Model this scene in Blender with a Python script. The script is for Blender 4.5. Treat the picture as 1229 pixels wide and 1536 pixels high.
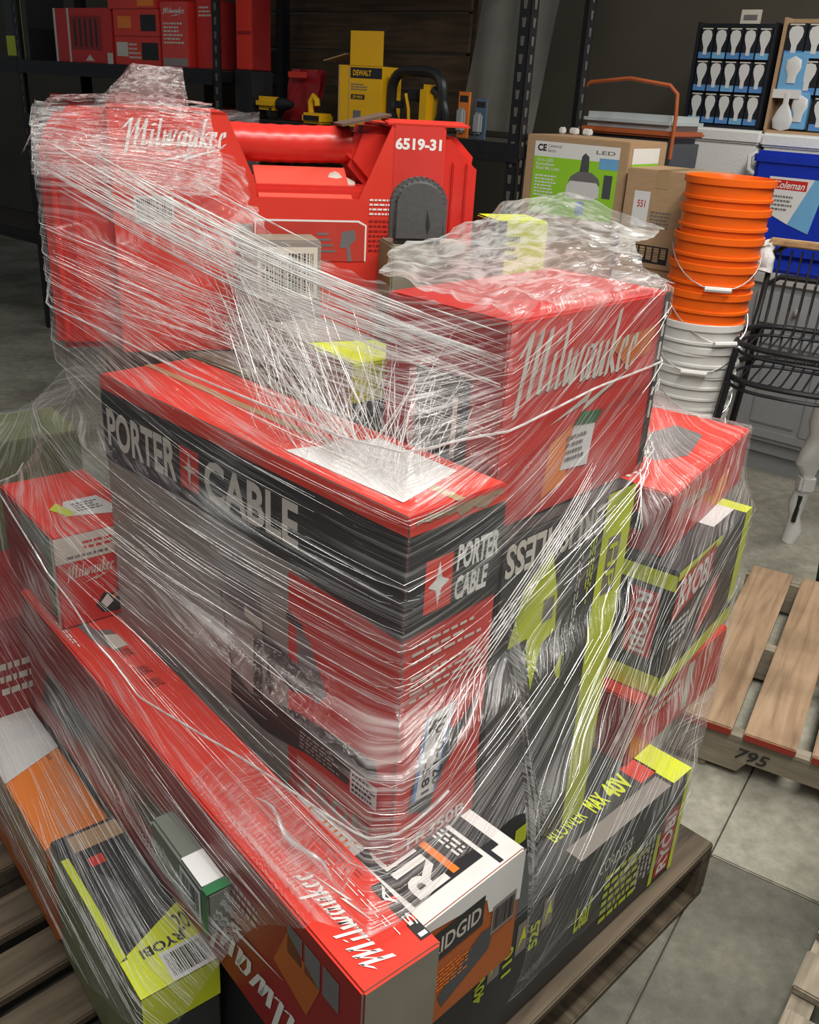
import bpy, bmesh, math, random
import numpy as np
from mathutils import Vector, Matrix, noise

for o in list(bpy.data.objects):
    bpy.data.objects.remove(o)
random.seed(11)
rng = np.random.default_rng(5)
sc = bpy.context.scene
COL = sc.collection
R = math.radians

# ------------------------------------------------------------------ camera
F_PX, PITCH, ROLL, CAM_H = 1390.0, R(24.39), R(3.45), 1.55
_fw = Vector((0, math.cos(PITCH), -math.sin(PITCH)))
_dn = Vector((0, -math.sin(PITCH), -math.cos(PITCH)))
_rt = Vector((1, 0, 0))
_cr = _rt * math.cos(ROLL) - _dn * math.sin(ROLL)
_cd = _rt * math.sin(ROLL) + _dn * math.cos(ROLL)
cd = bpy.data.cameras.new('camera')
cam = bpy.data.objects.new('camera', cd)
COL.objects.link(cam)
m = Matrix((_cr, -_cd, -_fw)).transposed().to_4x4()
m.translation = Vector((0, 0, CAM_H))
cam.matrix_world = m
cd.sensor_fit = 'VERTICAL'
cd.sensor_height = 36
cd.sensor_width = 36 * 1229 / 1536
cd.lens = 36 * F_PX / 1536
cd.clip_start = .05
sc.camera = cam
CP = Vector((0, 0, CAM_H))

# ------------------------------------------------------------------ world, lamps, exposure
w = bpy.data.worlds.new('world'); sc.world = w; w.use_nodes = True
bgn = w.node_tree.nodes['Background']
bgn.inputs[0].default_value = (.86, .93, 1.0, 1)
bgn.inputs[1].default_value = .10
def area(name, loc, rot, sx, sy, power, col):
    l = bpy.data.lights.new(name, 'AREA'); l.shape = 'RECTANGLE'; l.size = sx; l.size_y = sy
    l.energy = power; l.color = col
    o = bpy.data.objects.new(name, l); COL.objects.link(o); o.location = loc
    o.rotation_euler = rot
    return o
# ceiling strip lamps above the aisle
LW = (1.0, .965, .90)
area('ceiling_lamp_a', (.40, .30, 3.3), (0, 0, R(47)), 2.4, .16, 52, LW)
area('ceiling_lamp_b', (1.15, 1.35, 3.3), (0, 0, R(47)), 2.4, .16, 22, LW)
area('ceiling_lamp_c', (1.9, 2.7, 3.3), (0, 0, R(47)), 2.4, .16, 50, LW)
area('ceiling_lamp_d', (-2.1, 1.9, 3.3), (0, 0, R(47)), 2.4, .16, 16, LW)
area('ceiling_lamp_e', (.3, -1.2, 3.3), (0, 0, R(47)), 2.4, .16, 30, LW)
sc.view_settings.view_transform = 'Standard'
sc.view_settings.look = 'None'
sc.view_settings.gamma = 1.0
sc.view_settings.use_curve_mapping = False
sc.view_settings.exposure = 0.38
sc.cycles.transparent_max_bounces = 24

# ------------------------------------------------------------------ materials
MC = {}
def nt(name):
    m = bpy.data.materials.new(name); m.use_nodes = True
    t = m.node_tree
    return m, t, t.nodes, t.links, t.nodes['Principled BSDF']
def M(name, col=None, rough=.5, metal=0.0, var=.10, scale=18.0, bump=.06, spec=.4, stretch=(1, 1, 1), detail=4, coat=0.0):
    if name in MC: return MC[name]
    m, t, N, L, p = nt(name)
    tc = N.new('ShaderNodeTexCoord'); mp = N.new('ShaderNodeMapping'); nz = N.new('ShaderNodeTexNoise')
    mp.inputs['Scale'].default_value = stretch
    nz.inputs['Scale'].default_value = scale; nz.inputs['Detail'].default_value = detail
    L.new(tc.outputs['Object'], mp.inputs[0]); L.new(mp.outputs[0], nz.inputs['Vector'])
    mx = N.new('ShaderNodeMix'); mx.data_type = 'RGBA'
    a = [max(0, c * (1 - var)) for c in col]; b = [min(1, c * (1 + var) + .01 * var) for c in col]
    mx.inputs['A'].default_value = (*a, 1); mx.inputs['B'].default_value = (*b, 1)
    L.new(nz.outputs['Fac'], mx.inputs['Factor']); L.new(mx.outputs['Result'], p.inputs['Base Color'])
    p.inputs['Roughness'].default_value = rough; p.inputs['Metallic'].default_value = metal
    p.inputs['Specular IOR Level'].default_value = spec
    p.inputs['Coat Weight'].default_value = coat
    if bump:
        bp = N.new('ShaderNodeBump'); bp.inputs['Strength'].default_value = bump; bp.inputs['Distance'].default_value = .01
        L.new(nz.outputs['Fac'], bp.inputs['Height']); L.new(bp.outputs[0], p.inputs['Normal'])
    MC[name] = m
    return m
def concrete(name, c0, c1, c2):
    m, t, N, L, p = nt(name)
    g = N.new('ShaderNodeNewGeometry')
    n1 = N.new('ShaderNodeTexNoise'); n1.inputs['Scale'].default_value = 2.3; n1.inputs['Detail'].default_value = 7; n1.inputs['Roughness'].default_value = .62
    n2 = N.new('ShaderNodeTexNoise'); n2.inputs['Scale'].default_value = 26; n2.inputs['Detail'].default_value = 8; n2.inputs['Roughness'].default_value = .7
    n3 = N.new('ShaderNodeTexVoronoi'); n3.inputs['Scale'].default_value = 60
    for q in (n1, n2, n3): L.new(g.outputs['Position'], q.inputs['Vector'])
    r = N.new('ShaderNodeValToRGB'); e = r.color_ramp.elements
    e[0].position = .36; e[0].color = (*c0, 1); e[1].position = .66; e[1].color = (*c2, 1)
    k = e.new(.5); k.color = (*c1, 1)
    L.new(n1.outputs['Fac'], r.inputs[0])
    r2 = N.new('ShaderNodeValToRGB'); r2.color_ramp.elements[0].position = .3; r2.color_ramp.elements[0].color = (.55, .54, .5, 1)
    r2.color_ramp.elements[1].position = .7; r2.color_ramp.elements[1].color = (1.15, 1.15, 1.12, 1)
    L.new(n2.outputs['Fac'], r2.inputs[0])
    mx = N.new('ShaderNodeMix'); mx.data_type = 'RGBA'; mx.blend_type = 'MULTIPLY'; mx.inputs['Factor'].default_value = .8
    L.new(r.outputs[0], mx.inputs['A']); L.new(r2.outputs[0], mx.inputs['B']); L.new(mx.outputs['Result'], p.inputs['Base Color'])
    p.inputs['Roughness'].default_value = .62
    bp = N.new('ShaderNodeBump'); bp.inputs['Strength'].default_value = .25; bp.inputs['Distance'].default_value = .01
    L.new(n2.outputs['Fac'], bp.inputs['Height']); L.new(bp.outputs[0], p.inputs['Normal'])
    return m
def wood(name, c0, c1, c2, axis=0):
    if name in MC: return MC[name]
    m, t, N, L, p = nt(name)
    tc = N.new('ShaderNodeTexCoord'); oi = N.new('ShaderNodeObjectInfo')
    ad = N.new('ShaderNodeVectorMath'); ad.operation = 'ADD'
    sm = N.new('ShaderNodeVectorMath'); sm.operation = 'SCALE'; sm.inputs['Scale'].default_value = 7
    L.new(oi.outputs['Random'], sm.inputs[0]); L.new(tc.outputs['Object'], ad.inputs[0]); L.new(sm.outputs[0], ad.inputs[1])
    mp = N.new('ShaderNodeMapping'); s = [22, 22, 22]; s[axis] = 1.6; mp.inputs['Scale'].default_value = s
    L.new(ad.outputs[0], mp.inputs[0])
    n1 = N.new('ShaderNodeTexNoise'); n1.inputs['Scale'].default_value = 1.6; n1.inputs['Detail'].default_value = 7; n1.inputs['Distortion'].default_value = .8
    L.new(mp.outputs[0], n1.inputs['Vector'])
    n2 = N.new('ShaderNodeTexNoise'); n2.inputs['Scale'].default_value = 5; n2.inputs['Detail'].default_value = 5
    L.new(ad.outputs[0], n2.inputs['Vector'])
    r = N.new('ShaderNodeValToRGB'); e = r.color_ramp.elements
    e[0].position = .3; e[0].color = (*c0, 1); e[1].position = .72; e[1].color = (*c2, 1); k = e.new(.5); k.color = (*c1, 1)
    L.new(n1.outputs['Fac'], r.inputs[0])
    r2 = N.new('ShaderNodeValToRGB'); r2.color_ramp.elements[0].position = .32; r2.color_ramp.elements[0].color = (.5, .48, .45, 1); r2.color_ramp.elements[1].position = .55
    L.new(n2.outputs['Fac'], r2.inputs[0])
    mx = N.new('ShaderNodeMix'); mx.data_type = 'RGBA'; mx.blend_type = 'MULTIPLY'; mx.inputs['Factor'].default_value = .6
    L.new(r.outputs[0], mx.inputs['A']); L.new(r2.outputs[0], mx.inputs['B']); L.new(mx.outputs['Result'], p.inputs['Base Color'])
    p.inputs['Roughness'].default_value = .75
    bp = N.new('ShaderNodeBump'); bp.inputs['Strength'].default_value = .3; bp.inputs['Distance'].default_value = .004
    L.new(n1.outputs['Fac'], bp.inputs['Height']); L.new(bp.outputs[0], p.inputs['Normal'])
    MC[name] = m
    return m

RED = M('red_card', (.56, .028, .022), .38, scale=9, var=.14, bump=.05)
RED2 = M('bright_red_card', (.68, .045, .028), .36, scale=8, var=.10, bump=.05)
DRED = M('dark_and_shaded_red_card', (.30, .018, .018), .42, scale=10, var=.2)  # dark red print; on red cartons' left faces it is painted shade
BLACK = M('black_card', (.022, .023, .026), .38, scale=9, var=.3, bump=.05)
CHAR = M('charcoal_card', (.035, .037, .038), .42, scale=9, var=.25)
GREYBOX = M('grey_print', (.27, .235, .215), .45, scale=7, var=.12)
LIME = M('lime_card', (.58, .66, .03), .4, scale=10, var=.1)
LIMEB = M('bright_lime', (.72, .80, .03), .4, scale=10, var=.08)
WHITE = M('white_print', (.78, .77, .74), .45, scale=14, var=.05, bump=.02)
CREAM = M('cream_print', (.62, .58, .50), .5, scale=14, var=.08, bump=.02)
SILVER = M('silver_print', (.58, .54, .48), .4, scale=14, var=.08, bump=.02)
PAPER = M('paper', (.70, .70, .69), .6, scale=12, var=.06)
INK = M('black_ink', (.02, .02, .02), .5, var=.2, bump=.0)
GINK = M('grey_ink', (.16, .15, .15), .5, var=.2, bump=.0)
ORANGE = M('orange_card', (.82, .22, .03), .42, scale=9, var=.12)
DORANGE = M('burnt_orange_card', (.45, .11, .02), .42, scale=9, var=.16)
BLUEP = M('blue_print', (.09, .25, .55), .45, var=.1)
LBLUE = M('light_blue_print', (.16, .40, .66), .45, var=.1)
GREENP = M('green_print', (.03, .16, .06), .45, var=.15)
APPLE = M('apple_green_print', (.30, .62, .03), .45, var=.06)
KRAFT = M('kraft_card', (.42, .27, .15), .68, scale=22, var=.16, stretch=(1, 1, 4))
KRAFTD = M('kraft_raw_edge', (.33, .23, .14), .75, scale=30, var=.25, bump=.2)
TAPE = M('tan_tape', (.40, .27, .14), .22, var=.08)
GREYCARD = M('grey_brown_card', (.23, .21, .16), .55, scale=12, var=.22)
OLIVE = M('olive_card', (.17, .18, .09), .5, scale=12, var=.25)
REDPLASTIC = M('red_plastic', (.62, .03, .02), .3, scale=60, var=.05, bump=.03, spec=.5)
GREYRUB = M('grey_rubber', (.075, .075, .075), .62, scale=90, var=.15, bump=.12)
BLKSTEEL = M('black_steel', (.014, .014, .016), .42, metal=.2, scale=40, var=.3)
BLKPL = M('black_plastic', (.015, .015, .016), .4, scale=50, var=.2)
YEL = M('yellow_plastic', (.80, .45, .01), .38, scale=30, var=.08)
YELCARD = M('yellow_card', (.78, .42, .01), .45, scale=12, var=.08)
WHITEPL = M('white_plastic', (.70, .69, .66), .38, scale=14, var=.07)
FOAM = M('white_foam', (.74, .74, .72), .8, scale=120, var=.06, bump=.15)
ORPL = M('orange_plastic', (.92, .14, .008), .35, scale=12, var=.05)
BLUEPL = M('blue_plastic', (.010, .035, .42), .3, scale=12, var=.08)
GREYPL = M('grey_plastic', (.075, .08, .085), .45, scale=20, var=.12)
LGREYPL = M('pale_grey_plastic', (.46, .50, .50), .45, scale=20, var=.08)
RUST = M('rust_orange_plastic', (.42, .10, .03), .45, scale=20, var=.12)
WIRE = M('steel_wire', (.75, .74, .70), .4, metal=.9, var=.1)
CABG = M('grey_paint', (.30, .31, .32), .45, scale=14, var=.08, stretch=(6, 1, 1))
STONE = M('pale_counter', (.42, .41, .39), .4, scale=16, var=.2)
GLASSY = M('pale_glass_print', (.66, .66, .64), .35, scale=30, var=.06)

# ------------------------------------------------------------------ mesh helpers
class MB:
    def __init__(s): s.v = []; s.f = []; s.mi = []
    def add(s, vs, fs, mi=0):
        b = len(s.v); s.v += [tuple(v) for v in vs]; s.f += [tuple(b + i for i in f) for f in fs]; s.mi += [mi] * len(fs)
    def box(s, x0, y0, z0, x1, y1, z1, bev=0.0, mi=0, mat=None):
        bm = bmesh.new(); bmesh.ops.create_cube(bm, size=1)
        for v in bm.verts:
            v.co = Vector((x0 + (v.co.x + .5) * (x1 - x0), y0 + (v.co.y + .5) * (y1 - y0), z0 + (v.co.z + .5) * (z1 - z0)))
        if bev: bmesh.ops.bevel(bm, geom=bm.edges[:], offset=bev, segments=2, affect='EDGES')
        if mat: bm.transform(mat)
        s.bm(bm, mi)
    def bm(s, bm, mi=0):
        bm.verts.index_update()
        s.add([v.co[:] for v in bm.verts], [[v.index for v in f.verts] for f in bm.faces], mi); bm.free()
    def prism(s, pts, z0, z1, mi=0, mp=None):
        n = len(pts); vs = [(p[0], p[1], z0) for p in pts] + [(p[0], p[1], z1) for p in pts]
        if mp: vs = [mp(*v) for v in vs]
        s.add(vs, [tuple(range(n - 1, -1, -1)), tuple(range(n, 2 * n))] + [(i, (i + 1) % n, n + (i + 1) % n, n + i) for i in range(n)], mi)
    def tube(s, path, r, seg=8, mi=0, closed=False, caps=True):
        P = [Vector(p) for p in path]; n = len(P); rs = r if isinstance(r, (list, tuple)) else [r] * n
        ref = None; rings = []
        for i in range(n):
            if closed: d = (P[(i + 1) % n] - P[i - 1])
            else: d = P[min(i + 1, n - 1)] - P[max(i - 1, 0)]
            d = d.normalized() if d.length > 1e-9 else Vector((0, 0, 1))
            if ref is None:
                ref = d.cross(Vector((0, 0, 1)))
                if ref.length < .2: ref = d.cross(Vector((1, 0, 0)))
            ref = (ref - d * ref.dot(d))
            ref = ref.normalized() if ref.length > 1e-6 else d.orthogonal().normalized()
            o = d.cross(ref)
            rings.append([P[i] + (ref * math.cos(a) + o * math.sin(a)) * rs[i] for a in [2 * math.pi * k / seg for k in range(seg)]])
        vs = [tuple(v) for rg in rings for v in rg]; fs = []
        for i in range(n if closed else n - 1):
            j = (i + 1) % n
            for k in range(seg):
                fs.append((i * seg + k, i * seg + (k + 1) % seg, j * seg + (k + 1) % seg, j * seg + k))
        if caps and not closed:
            fs.append(tuple(range(seg - 1, -1, -1))); fs.append(tuple((n - 1) * seg + k for k in range(seg)))
        s.add(vs, fs, mi)
    def lathe(s, prof, seg=32, mi=0, sx=1, sy=1, origin=(0, 0, 0)):
        vs = []; fs = []; n = len(prof); ox, oy, oz = origin
        for r, z in prof:
            for k in range(seg):
                a = 2 * math.pi * k / seg; vs.append((ox + r * sx * math.cos(a), oy + r * sy * math.sin(a), oz + z))
        for i in range(n - 1):
            for k in range(seg):
                fs.append((i * seg + k, i * seg + (k + 1) % seg, (i + 1) * seg + (k + 1) % seg, (i + 1) * seg + k))
        if prof[0][0] > 1e-6: fs.append(tuple(range(seg - 1, -1, -1)))
        if prof[-1][0] > 1e-6: fs.append(tuple((n - 1) * seg + k for k in range(seg)))
        s.add(vs, fs, mi)
    def build(s, name, mats, parent=None, smooth=False, loc=None):
        me = bpy.data.meshes.new(name); me.from_pydata(s.v, [], s.f)
        if not isinstance(mats, (list, tuple)): mats = [mats]
        for q in mats: me.materials.append(q)
        me.polygons.foreach_set('material_index', s.mi)
        if smooth:
            me.polygons.foreach_set('use_smooth', [True] * len(me.polygons))
            me.set_sharp_from_angle(angle=R(38))
        me.validate(); me.update()
        o = bpy.data.objects.new(name, me); COL.objects.link(o)
        if parent: o.parent = parent
        if loc: o.location = loc
        return o
def tag(o, label=None, cat=None, group=None, kind=None):
    if label: o['label'] = label
    if cat: o['category'] = cat
    if group: o['group'] = group
    if kind: o['kind'] = kind
    return o
def thing(name, label, cat, loc=(0, 0, 0), rz=0, group=None):
    o = bpy.data.objects.new(name, None); COL.objects.link(o); o.location = loc; o.rotation_euler = (0, 0, rz)
    o.empty_display_size = .05
    return tag(o, label, cat, group)
def copy_tree(o, parent=None, skip=()):
    c = o.copy(); COL.objects.link(c); c.parent = parent
    for ch in o.children:
        if ch.name.split('.')[0] not in skip: copy_tree(ch, c)
    return c

# text --------------------------------------------------------------
TXT = {}
def text_mesh(s, bold=0.0, shear=0.0, space=1.0):
    k = (s, bold, shear, space)
    if k in TXT: return TXT[k]
    cu = bpy.data.curves.new('t', 'FONT'); cu.body = s; cu.offset = bold; cu.shear = shear; cu.space_character = space
    cu.resolution_u = 3; cu.fill_mode = 'FRONT' if hasattr(cu, 'fill_mode') else cu.fill_mode
    ob = bpy.data.objects.new('t', cu); COL.objects.link(ob)
    dg = bpy.context.evaluated_depsgraph_get(); dg.update()
    me = bpy.data.meshes.new_from_object(ob.evaluated_get(dg))
    vs = np.array([v.co[:2] for v in me.vertices]); fs = [tuple(p.vertices) for p in me.polygons]
    bpy.data.objects.remove(ob); bpy.data.curves.remove(cu); bpy.data.meshes.remove(me)
    vs -= vs.min(0); vs /= vs.max(0)
    TXT[k] = (vs, fs)
    return TXT[k]
# brush-script strokes: flat nib pen
SCRIPT = [  # (polyline, nib scale)
 ([(-.22, .62), (.02, .98)], 1), ([(.02, 1.0), (.0, -.30)], 1), ([(.0, .12), (.32, .98)], .45), ([(.32, 1.0), (.30, -.05)], 1), ([(.30, .12), (.62, .98)], .45),
 ([(.62, 1.0), (.60, .02), (.70, 0), (.78, .12)], 1),
 ([(.92, .60), (.90, .03), (.98, 0), (1.05, .1)], .9), ([(.93, .76), (.96, .84)], 1),
 ([(1.18, 1.05), (1.16, .03), (1.24, 0), (1.3, .1)], .9),
 ([(1.40, .60), (1.42, .03), (1.50, .02), (1.62, .55), (1.63, .03), (1.72, .03), (1.86, .62)], .9),
 ([(2.22, .55), (2.05, .58), (1.98, .3), (2.02, .02), (2.12, .02), (2.24, .5)], .85), ([(2.25, .60), (2.24, .03), (2.32, .02)], .9),
 ([(2.46, .60), (2.45, .05), (2.55, 0), (2.68, .45)], .9), ([(2.70, .60), (2.69, .03), (2.77, .02)], .9),
 ([(2.94, 1.08), (2.90, -.02)], .95), ([(3.14, .60), (2.96, .28), (3.18, .0)], .85),
 ([(3.30, .30), (3.46, .40), (3.44, .58), (3.34, .58), (3.28, .3), (3.32, .03), (3.42, 0), (3.52, .12)], .85),
 ([(3.66, .30), (3.82, .40), (3.80, .58), (3.70, .58), (3.64, .3), (3.68, .03), (3.78, 0), (3.90, .14)], .85)]
def script_mesh():
    if 'script' in TXT: return TXT['script']
    vs = []; fs = []
    for pl, k in SCRIPT:
        nx, ny = .062 * k, .028 * k
        for a, b in zip(pl[:-1], pl[1:]):
            i = len(vs)
            vs += [(a[0] - nx, a[1] - ny), (b[0] - nx, b[1] - ny), (b[0] + nx, b[1] + ny), (a[0] + nx, a[1] + ny)]
            fs.append((i, i + 1, i + 2, i + 3))
    i = len(vs)   # lightning underline
    bolt = [(1.25, -.62), (2.55, -.22), (2.42, -.40), (3.95, .02), (2.30, -.56), (2.44, -.38)]
    vs += bolt; fs.append((i, i + 1, i + 5)); fs.append((i + 1, i + 2, i + 5)); fs.append((i + 5, i + 2, i + 3)); fs.append((i + 5, i + 3, i + 4))
    v = np.array(vs); v[:, 0] += v[:, 1] * .22
    v -= v.min(0); v /= v.max(0)
    TXT['script'] = (v, fs)
    return TXT['script']

# printed cartons ----------------------------------------------------
class Face:
    """One flat printed face: (s,t) metres -> local point; dims w,h."""
    def __init__(s, root, fn, w, h, base=.0004): s.root = root; s.fn = fn; s.w = w; s.h = h; s.n = 0; s.base = base
    def _build(s, name, pts, fs, mat, layer):
        s.n += 1
        lift = s.base + .0004 * layer
        b = MB(); b.add([s.fn(p[0], p[1], lift) for p in pts], fs); return b.build(name, mat, s.root)
    def poly(s, pts, mat, name='printed_panel', layer=1):      # pts as fractions of the face
        P = [(x * s.w, y * s.h) for x, y in pts]; return s._build(name, P, [tuple(range(len(P)))], mat, layer)
    def rect(s, x0, y0, x1, y1, mat, name='printed_panel', layer=1):
        return s.poly([(x0, y0), (x1, y0), (x1, y1), (x0, y1)], mat, name, layer)
    def fit(s, vf, x0, y0, x1, y1, rot, mat, name, layer):
        v, f = vf; v = v.copy()
        if rot == 90: v = np.stack([1 - v[:, 1], v[:, 0]], 1)
        elif rot == 180: v = 1 - v
        elif rot == 270: v = np.stack([v[:, 1], 1 - v[:, 0]], 1)
        P = np.stack([(x0 + v[:, 0] * (x1 - x0)) * s.w, (y0 + v[:, 1] * (y1 - y0)) * s.h], 1)
        return s._build(name, P.tolist(), f, mat, layer)
    def text(s, txt, x0, y0, x1, y1, mat, rot=0, bold=.012, shear=0, layer=2, name='lettering'):
        return s.fit(text_mesh(txt, bold, shear), x0, y0, x1, y1, rot, mat, name, layer)
    def script(s, x0, y0, x1, y1, mat, rot=0, layer=2): return s.fit(script_mesh(), x0, y0, x1, y1, rot, mat, 'script_logo', layer)
    def lines(s, x0, y0, x1, y1, n, mat, vert=False, layer=2, fill=.5, name='small_print'):
        pts = []; fs = []
        for i in range(n):
            a = 0.0; end = random.uniform(.7, 1.0)
            while a < end:
                wl = random.uniform(.05, .16); b = min(a + wl, end)
                t0 = (i + .5 - fill / 2) / n; t1 = (i + .5 + fill / 2) / n
                q = [(a, 1 - t1), (b, 1 - t1), (b, 1 - t0), (a, 1 - t0)]
                if vert: q = [(yy, 1 - xx) for xx, yy in q][::-1]
                k = len(pts); pts += [((x0 + xx * (x1 - x0)) * s.w, (y0 + yy * (y1 - y0)) * s.h) for xx, yy in q]
                fs.append((k, k + 1, k + 2, k + 3)); a = b + .035
        return s._build(name, pts, fs, mat, layer)
    def barcode(s, x0, y0, x1, y1, bg=None, vert=False, layer=2):
        s.rect(x0, y0, x1, y1, bg or PAPER, 'barcode_label', layer)
        pts = []; fs = []; a = .07
        while a < .93:
            b = a + random.choice((.012, .02, .035))
            q = [(a, .12), (b, .12), (b, .88), (a, .88)]
            if vert: q = [(yy, 1 - xx) for xx, yy in q][::-1]
            k = len(pts); pts += [((x0 + xx * (x1 - x0)) * s.w, (y0 + yy * (y1 - y0)) * s.h) for xx, yy in q]; fs.append((k, k + 1, k + 2, k + 3))
            a = b + random.choice((.014, .022, .03))
        return s._build('barcode', pts, fs, INK, layer + 1)
class Carton:
    def __init__(s, name, label, cat, x, y, z, yaw, W, L, h, R_, L_=None, T=None, O=None, group=None, bev=.003, tilt=None, tape=None):
        s.root = thing(name, label, cat, (x, y, z), R(yaw), group)
        if tilt: s.root.rotation_euler = (R(tilt[0]), R(tilt[1]), R(yaw))
        s.dim = (W, L, h); s.xy = (x, y); s.yaw = R(yaw); s.z0 = z
        bm = bmesh.new(); bmesh.ops.create_cube(bm, size=1)
        for v in bm.verts: v.co = Vector(((v.co.x + .5) * W, (v.co.y + .5) * L, (v.co.z + .5) * h))
        bmesh.ops.bevel(bm, geom=bm.edges[:], offset=bev, segments=2, affect='EDGES')
        mats = [R_, L_ or R_, T or R_, O or L_ or R_]
        b = MB(); bm.verts.index_update(); bm.normal_update()
        vs = [v.co[:] for v in bm.verts]; b.v = vs
        for f in bm.faces:
            n = f.normal
            mi = 0 if n.y < -.75 else 1 if n.x < -.75 else 2 if n.z > .75 else 3
            if abs(n.x) < .9 and abs(n.y) < .9 and abs(n.z) < .9: mi = 2 if n.z > .3 else (0 if n.y < -.3 else 1 if n.x < -.3 else 3)
            b.f.append(tuple(v.index for v in f.verts)); b.mi.append(mi)
        bm.free()
        s.body = b.build('carton_body', mats, s.root)
        s.R = Face(s.root, lambda a, t, l: (a, -l, t), W, h)
        s.L = Face(s.root, lambda a, t, l: (-l, L - a, t), L, h)
        s.T = Face(s.root, lambda a, t, l: (a, t, h + l), W, L)
        if tape:
            tb = MB(); tb.box(0, 0, 0, 1, 1, 1)
            if tape == 'x': s.T.rect(.0, .44, 1, .56, TAPE, 'packing_tape'); s.L.rect(.44, .8, .56, 1, TAPE, 'packing_tape')
            else: s.T.rect(.42, 0, .58, 1, TAPE, 'packing_tape'); s.R.rect(.42, .82, .58, 1, TAPE, 'packing_tape')
    def foot(s):
        W, L, h = s.dim; c, n = math.cos(s.yaw), math.sin(s.yaw)
        return [(s.xy[0] + c * a - n * b, s.xy[1] + n * a + c * b) for a, b in ((0, 0), (W, 0), (W, L), (0, L))], s.z0, s.z0 + h

# rays: a point seen at a pixel on a given vertical plane / height -----
def ray(px, py):
    a, b = px - 614.5, py - 768
    return _fw + _cr * (a / F_PX) + _cd * (b / F_PX)
def at_z(px, py, z):
    d = ray(px, py); return CP + d * ((z - CAM_H) / d.z)
def at_y(px, py, y):
    d = ray(px, py); return CP + d * (y / d.y)
# the room's own axes: along the rack (s, to the right), away from it (n)
RP = Vector((.33, 3.8, 0)); RS = Vector((.783, -.622, 0)); RN = Vector((.622, .783, 0)); RYAW = math.atan2(-.622, .783)
def room(s, n, z=0): return RP + RS * s + RN * n + Vector((0, 0, z))

# ================================================================== SETTING
fl = MB(); fl.box(-14, -5, -.2, 10, 18, -.012)
floor = tag(fl.build('floor', M('joint_filler', (.06, .056, .045), .9)), kind='structure')
CON_A = concrete('concrete_dark_shaded', (.060, .060, .044), (.105, .103, .080), (.165, .16, .125))  # darker slabs, with the shade beside the load painted into the tone
CON_B = concrete('concrete_pale', (.20, .19, .15), (.30, .29, .24), (.40, .385, .32))
f0 = Vector((.735, 1.625)); fy = R(58)
e1 = Vector((math.cos(fy), math.sin(fy))); e2 = Vector((math.sin(fy), -math.cos(fy)))
for i in (-2, -1, 0, 1, 2):
    for j in (-4, -3, -2, -1, 0, 1):
        b = MB(); g = .002
        mt = Matrix.Translation((f0.x, f0.y, 0)) @ Matrix.Rotation(fy, 4, 'Z')
        b.box(i * 3.4 + g, -(j + 1) * 3.4 + g, -.05, (i + 1) * 3.4 - g, -j * 3.4 - g, 0, bev=.003, mat=mt)
        b.build('slab', CON_B if i >= 0 else CON_A, floor)
WALL = M('dim_wall_paint', (.085, .075, .055), .75, scale=3, var=.2, bump=.05)
wb = MB(); mt = Matrix.Translation(room(0, 1.85)) @ Matrix.Rotation(RYAW, 4, 'Z')
wb.box(-13, 0, 0, 5, .12, 4.2, mat=mt); tag(wb.build('wall_back', WALL), kind='structure')

# ================================================================== BLACK RACK
def frame(loc, yaw): return Matrix.Translation(loc) @ Matrix.Rotation(yaw, 4, 'Z')
rack = thing('steel_shelving_rack', 'long black steel shelving rack behind the wrapped load', 'rack', RP, RYAW)
SLOT = M('slot_shadow', (.10, .095, .085), .6)
def post(x, y, sx, sy):
    b = MB(); t = .004; wd = .05
    b.box(x, y, 0, x + sx * wd, y + sy * t, 2.6) if sx * sy > 0 else b.box(min(x, x + sx * wd), min(y, y + sy * t), 0, max(x, x + sx * wd), max(y, y + sy * t), 2.6)
    b.box(min(x, x + sx * t), min(y, y + sy * wd), 0, max(x, x + sx * t), max(y, y + sy * wd), 2.6)
    p = b.build('post', BLKSTEEL, rack)
    for k in range(22):
        z = 1.02 + k * .06
        q = MB(); q.prism([(-.006, -.016), (.006, -.016), (.009, .016), (-.009, .016)], -.0006, .0006, mp=lambda u, v, n: (x + sx * .026 + u, y - .0012 + n, z + v)); q.build('keyhole_slot', SLOT, p)
        q = MB(); q.prism([(-.006, -.016), (.006, -.016), (.009, .016), (-.009, .016)], -.0006, .0006, mp=lambda u, v, n: (x + (.0012 if sx < 0 else -.0012) + n, y + sy * .026 + u, z + v))
        q.build('keyhole_slot', SLOT, p)
for i in range(4):
    sx = -1 if i == 0 else 1
    post(-1.79 * i, 0, sx, 1); post(-1.79 * i, .457, sx, -1)
DECK = M('shelf_board', (.05, .042, .032), .8, scale=20, var=.2)
SH = [(0, 1.385), (0, .55), (0, 2.25), (1, 1.59), (1, 1.30), (1, .6), (2, 1.59), (2, .6)]
for i, z in SH:
    x1, x0 = -1.79 * i, -1.79 * (i + 1)
    b = MB(); b.box(x0 + .005, .006, z - .018, x1 - .005, .45, z, bev=.002); b.build('shelf_deck', DECK, rack)
    for yy in (0, .445):
        b = MB(); s = 1 if yy == 0 else -1
        b.box(x0, yy - .004, z - .062, x1, yy + .010, z + .004, bev=.002); b.box(x0, yy - .004 - .006 * s, z - .066, x1, yy + .012, z - .044, bev=.002)
        b.build('shelf_beam', BLKSTEEL, rack)
    for xx in (x0, x1):
        b = MB(); b.box(xx - .006, .0, z - .05, xx + .006, .457, z - .004); b.build('side_beam', BLKSTEEL, rack)
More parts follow.
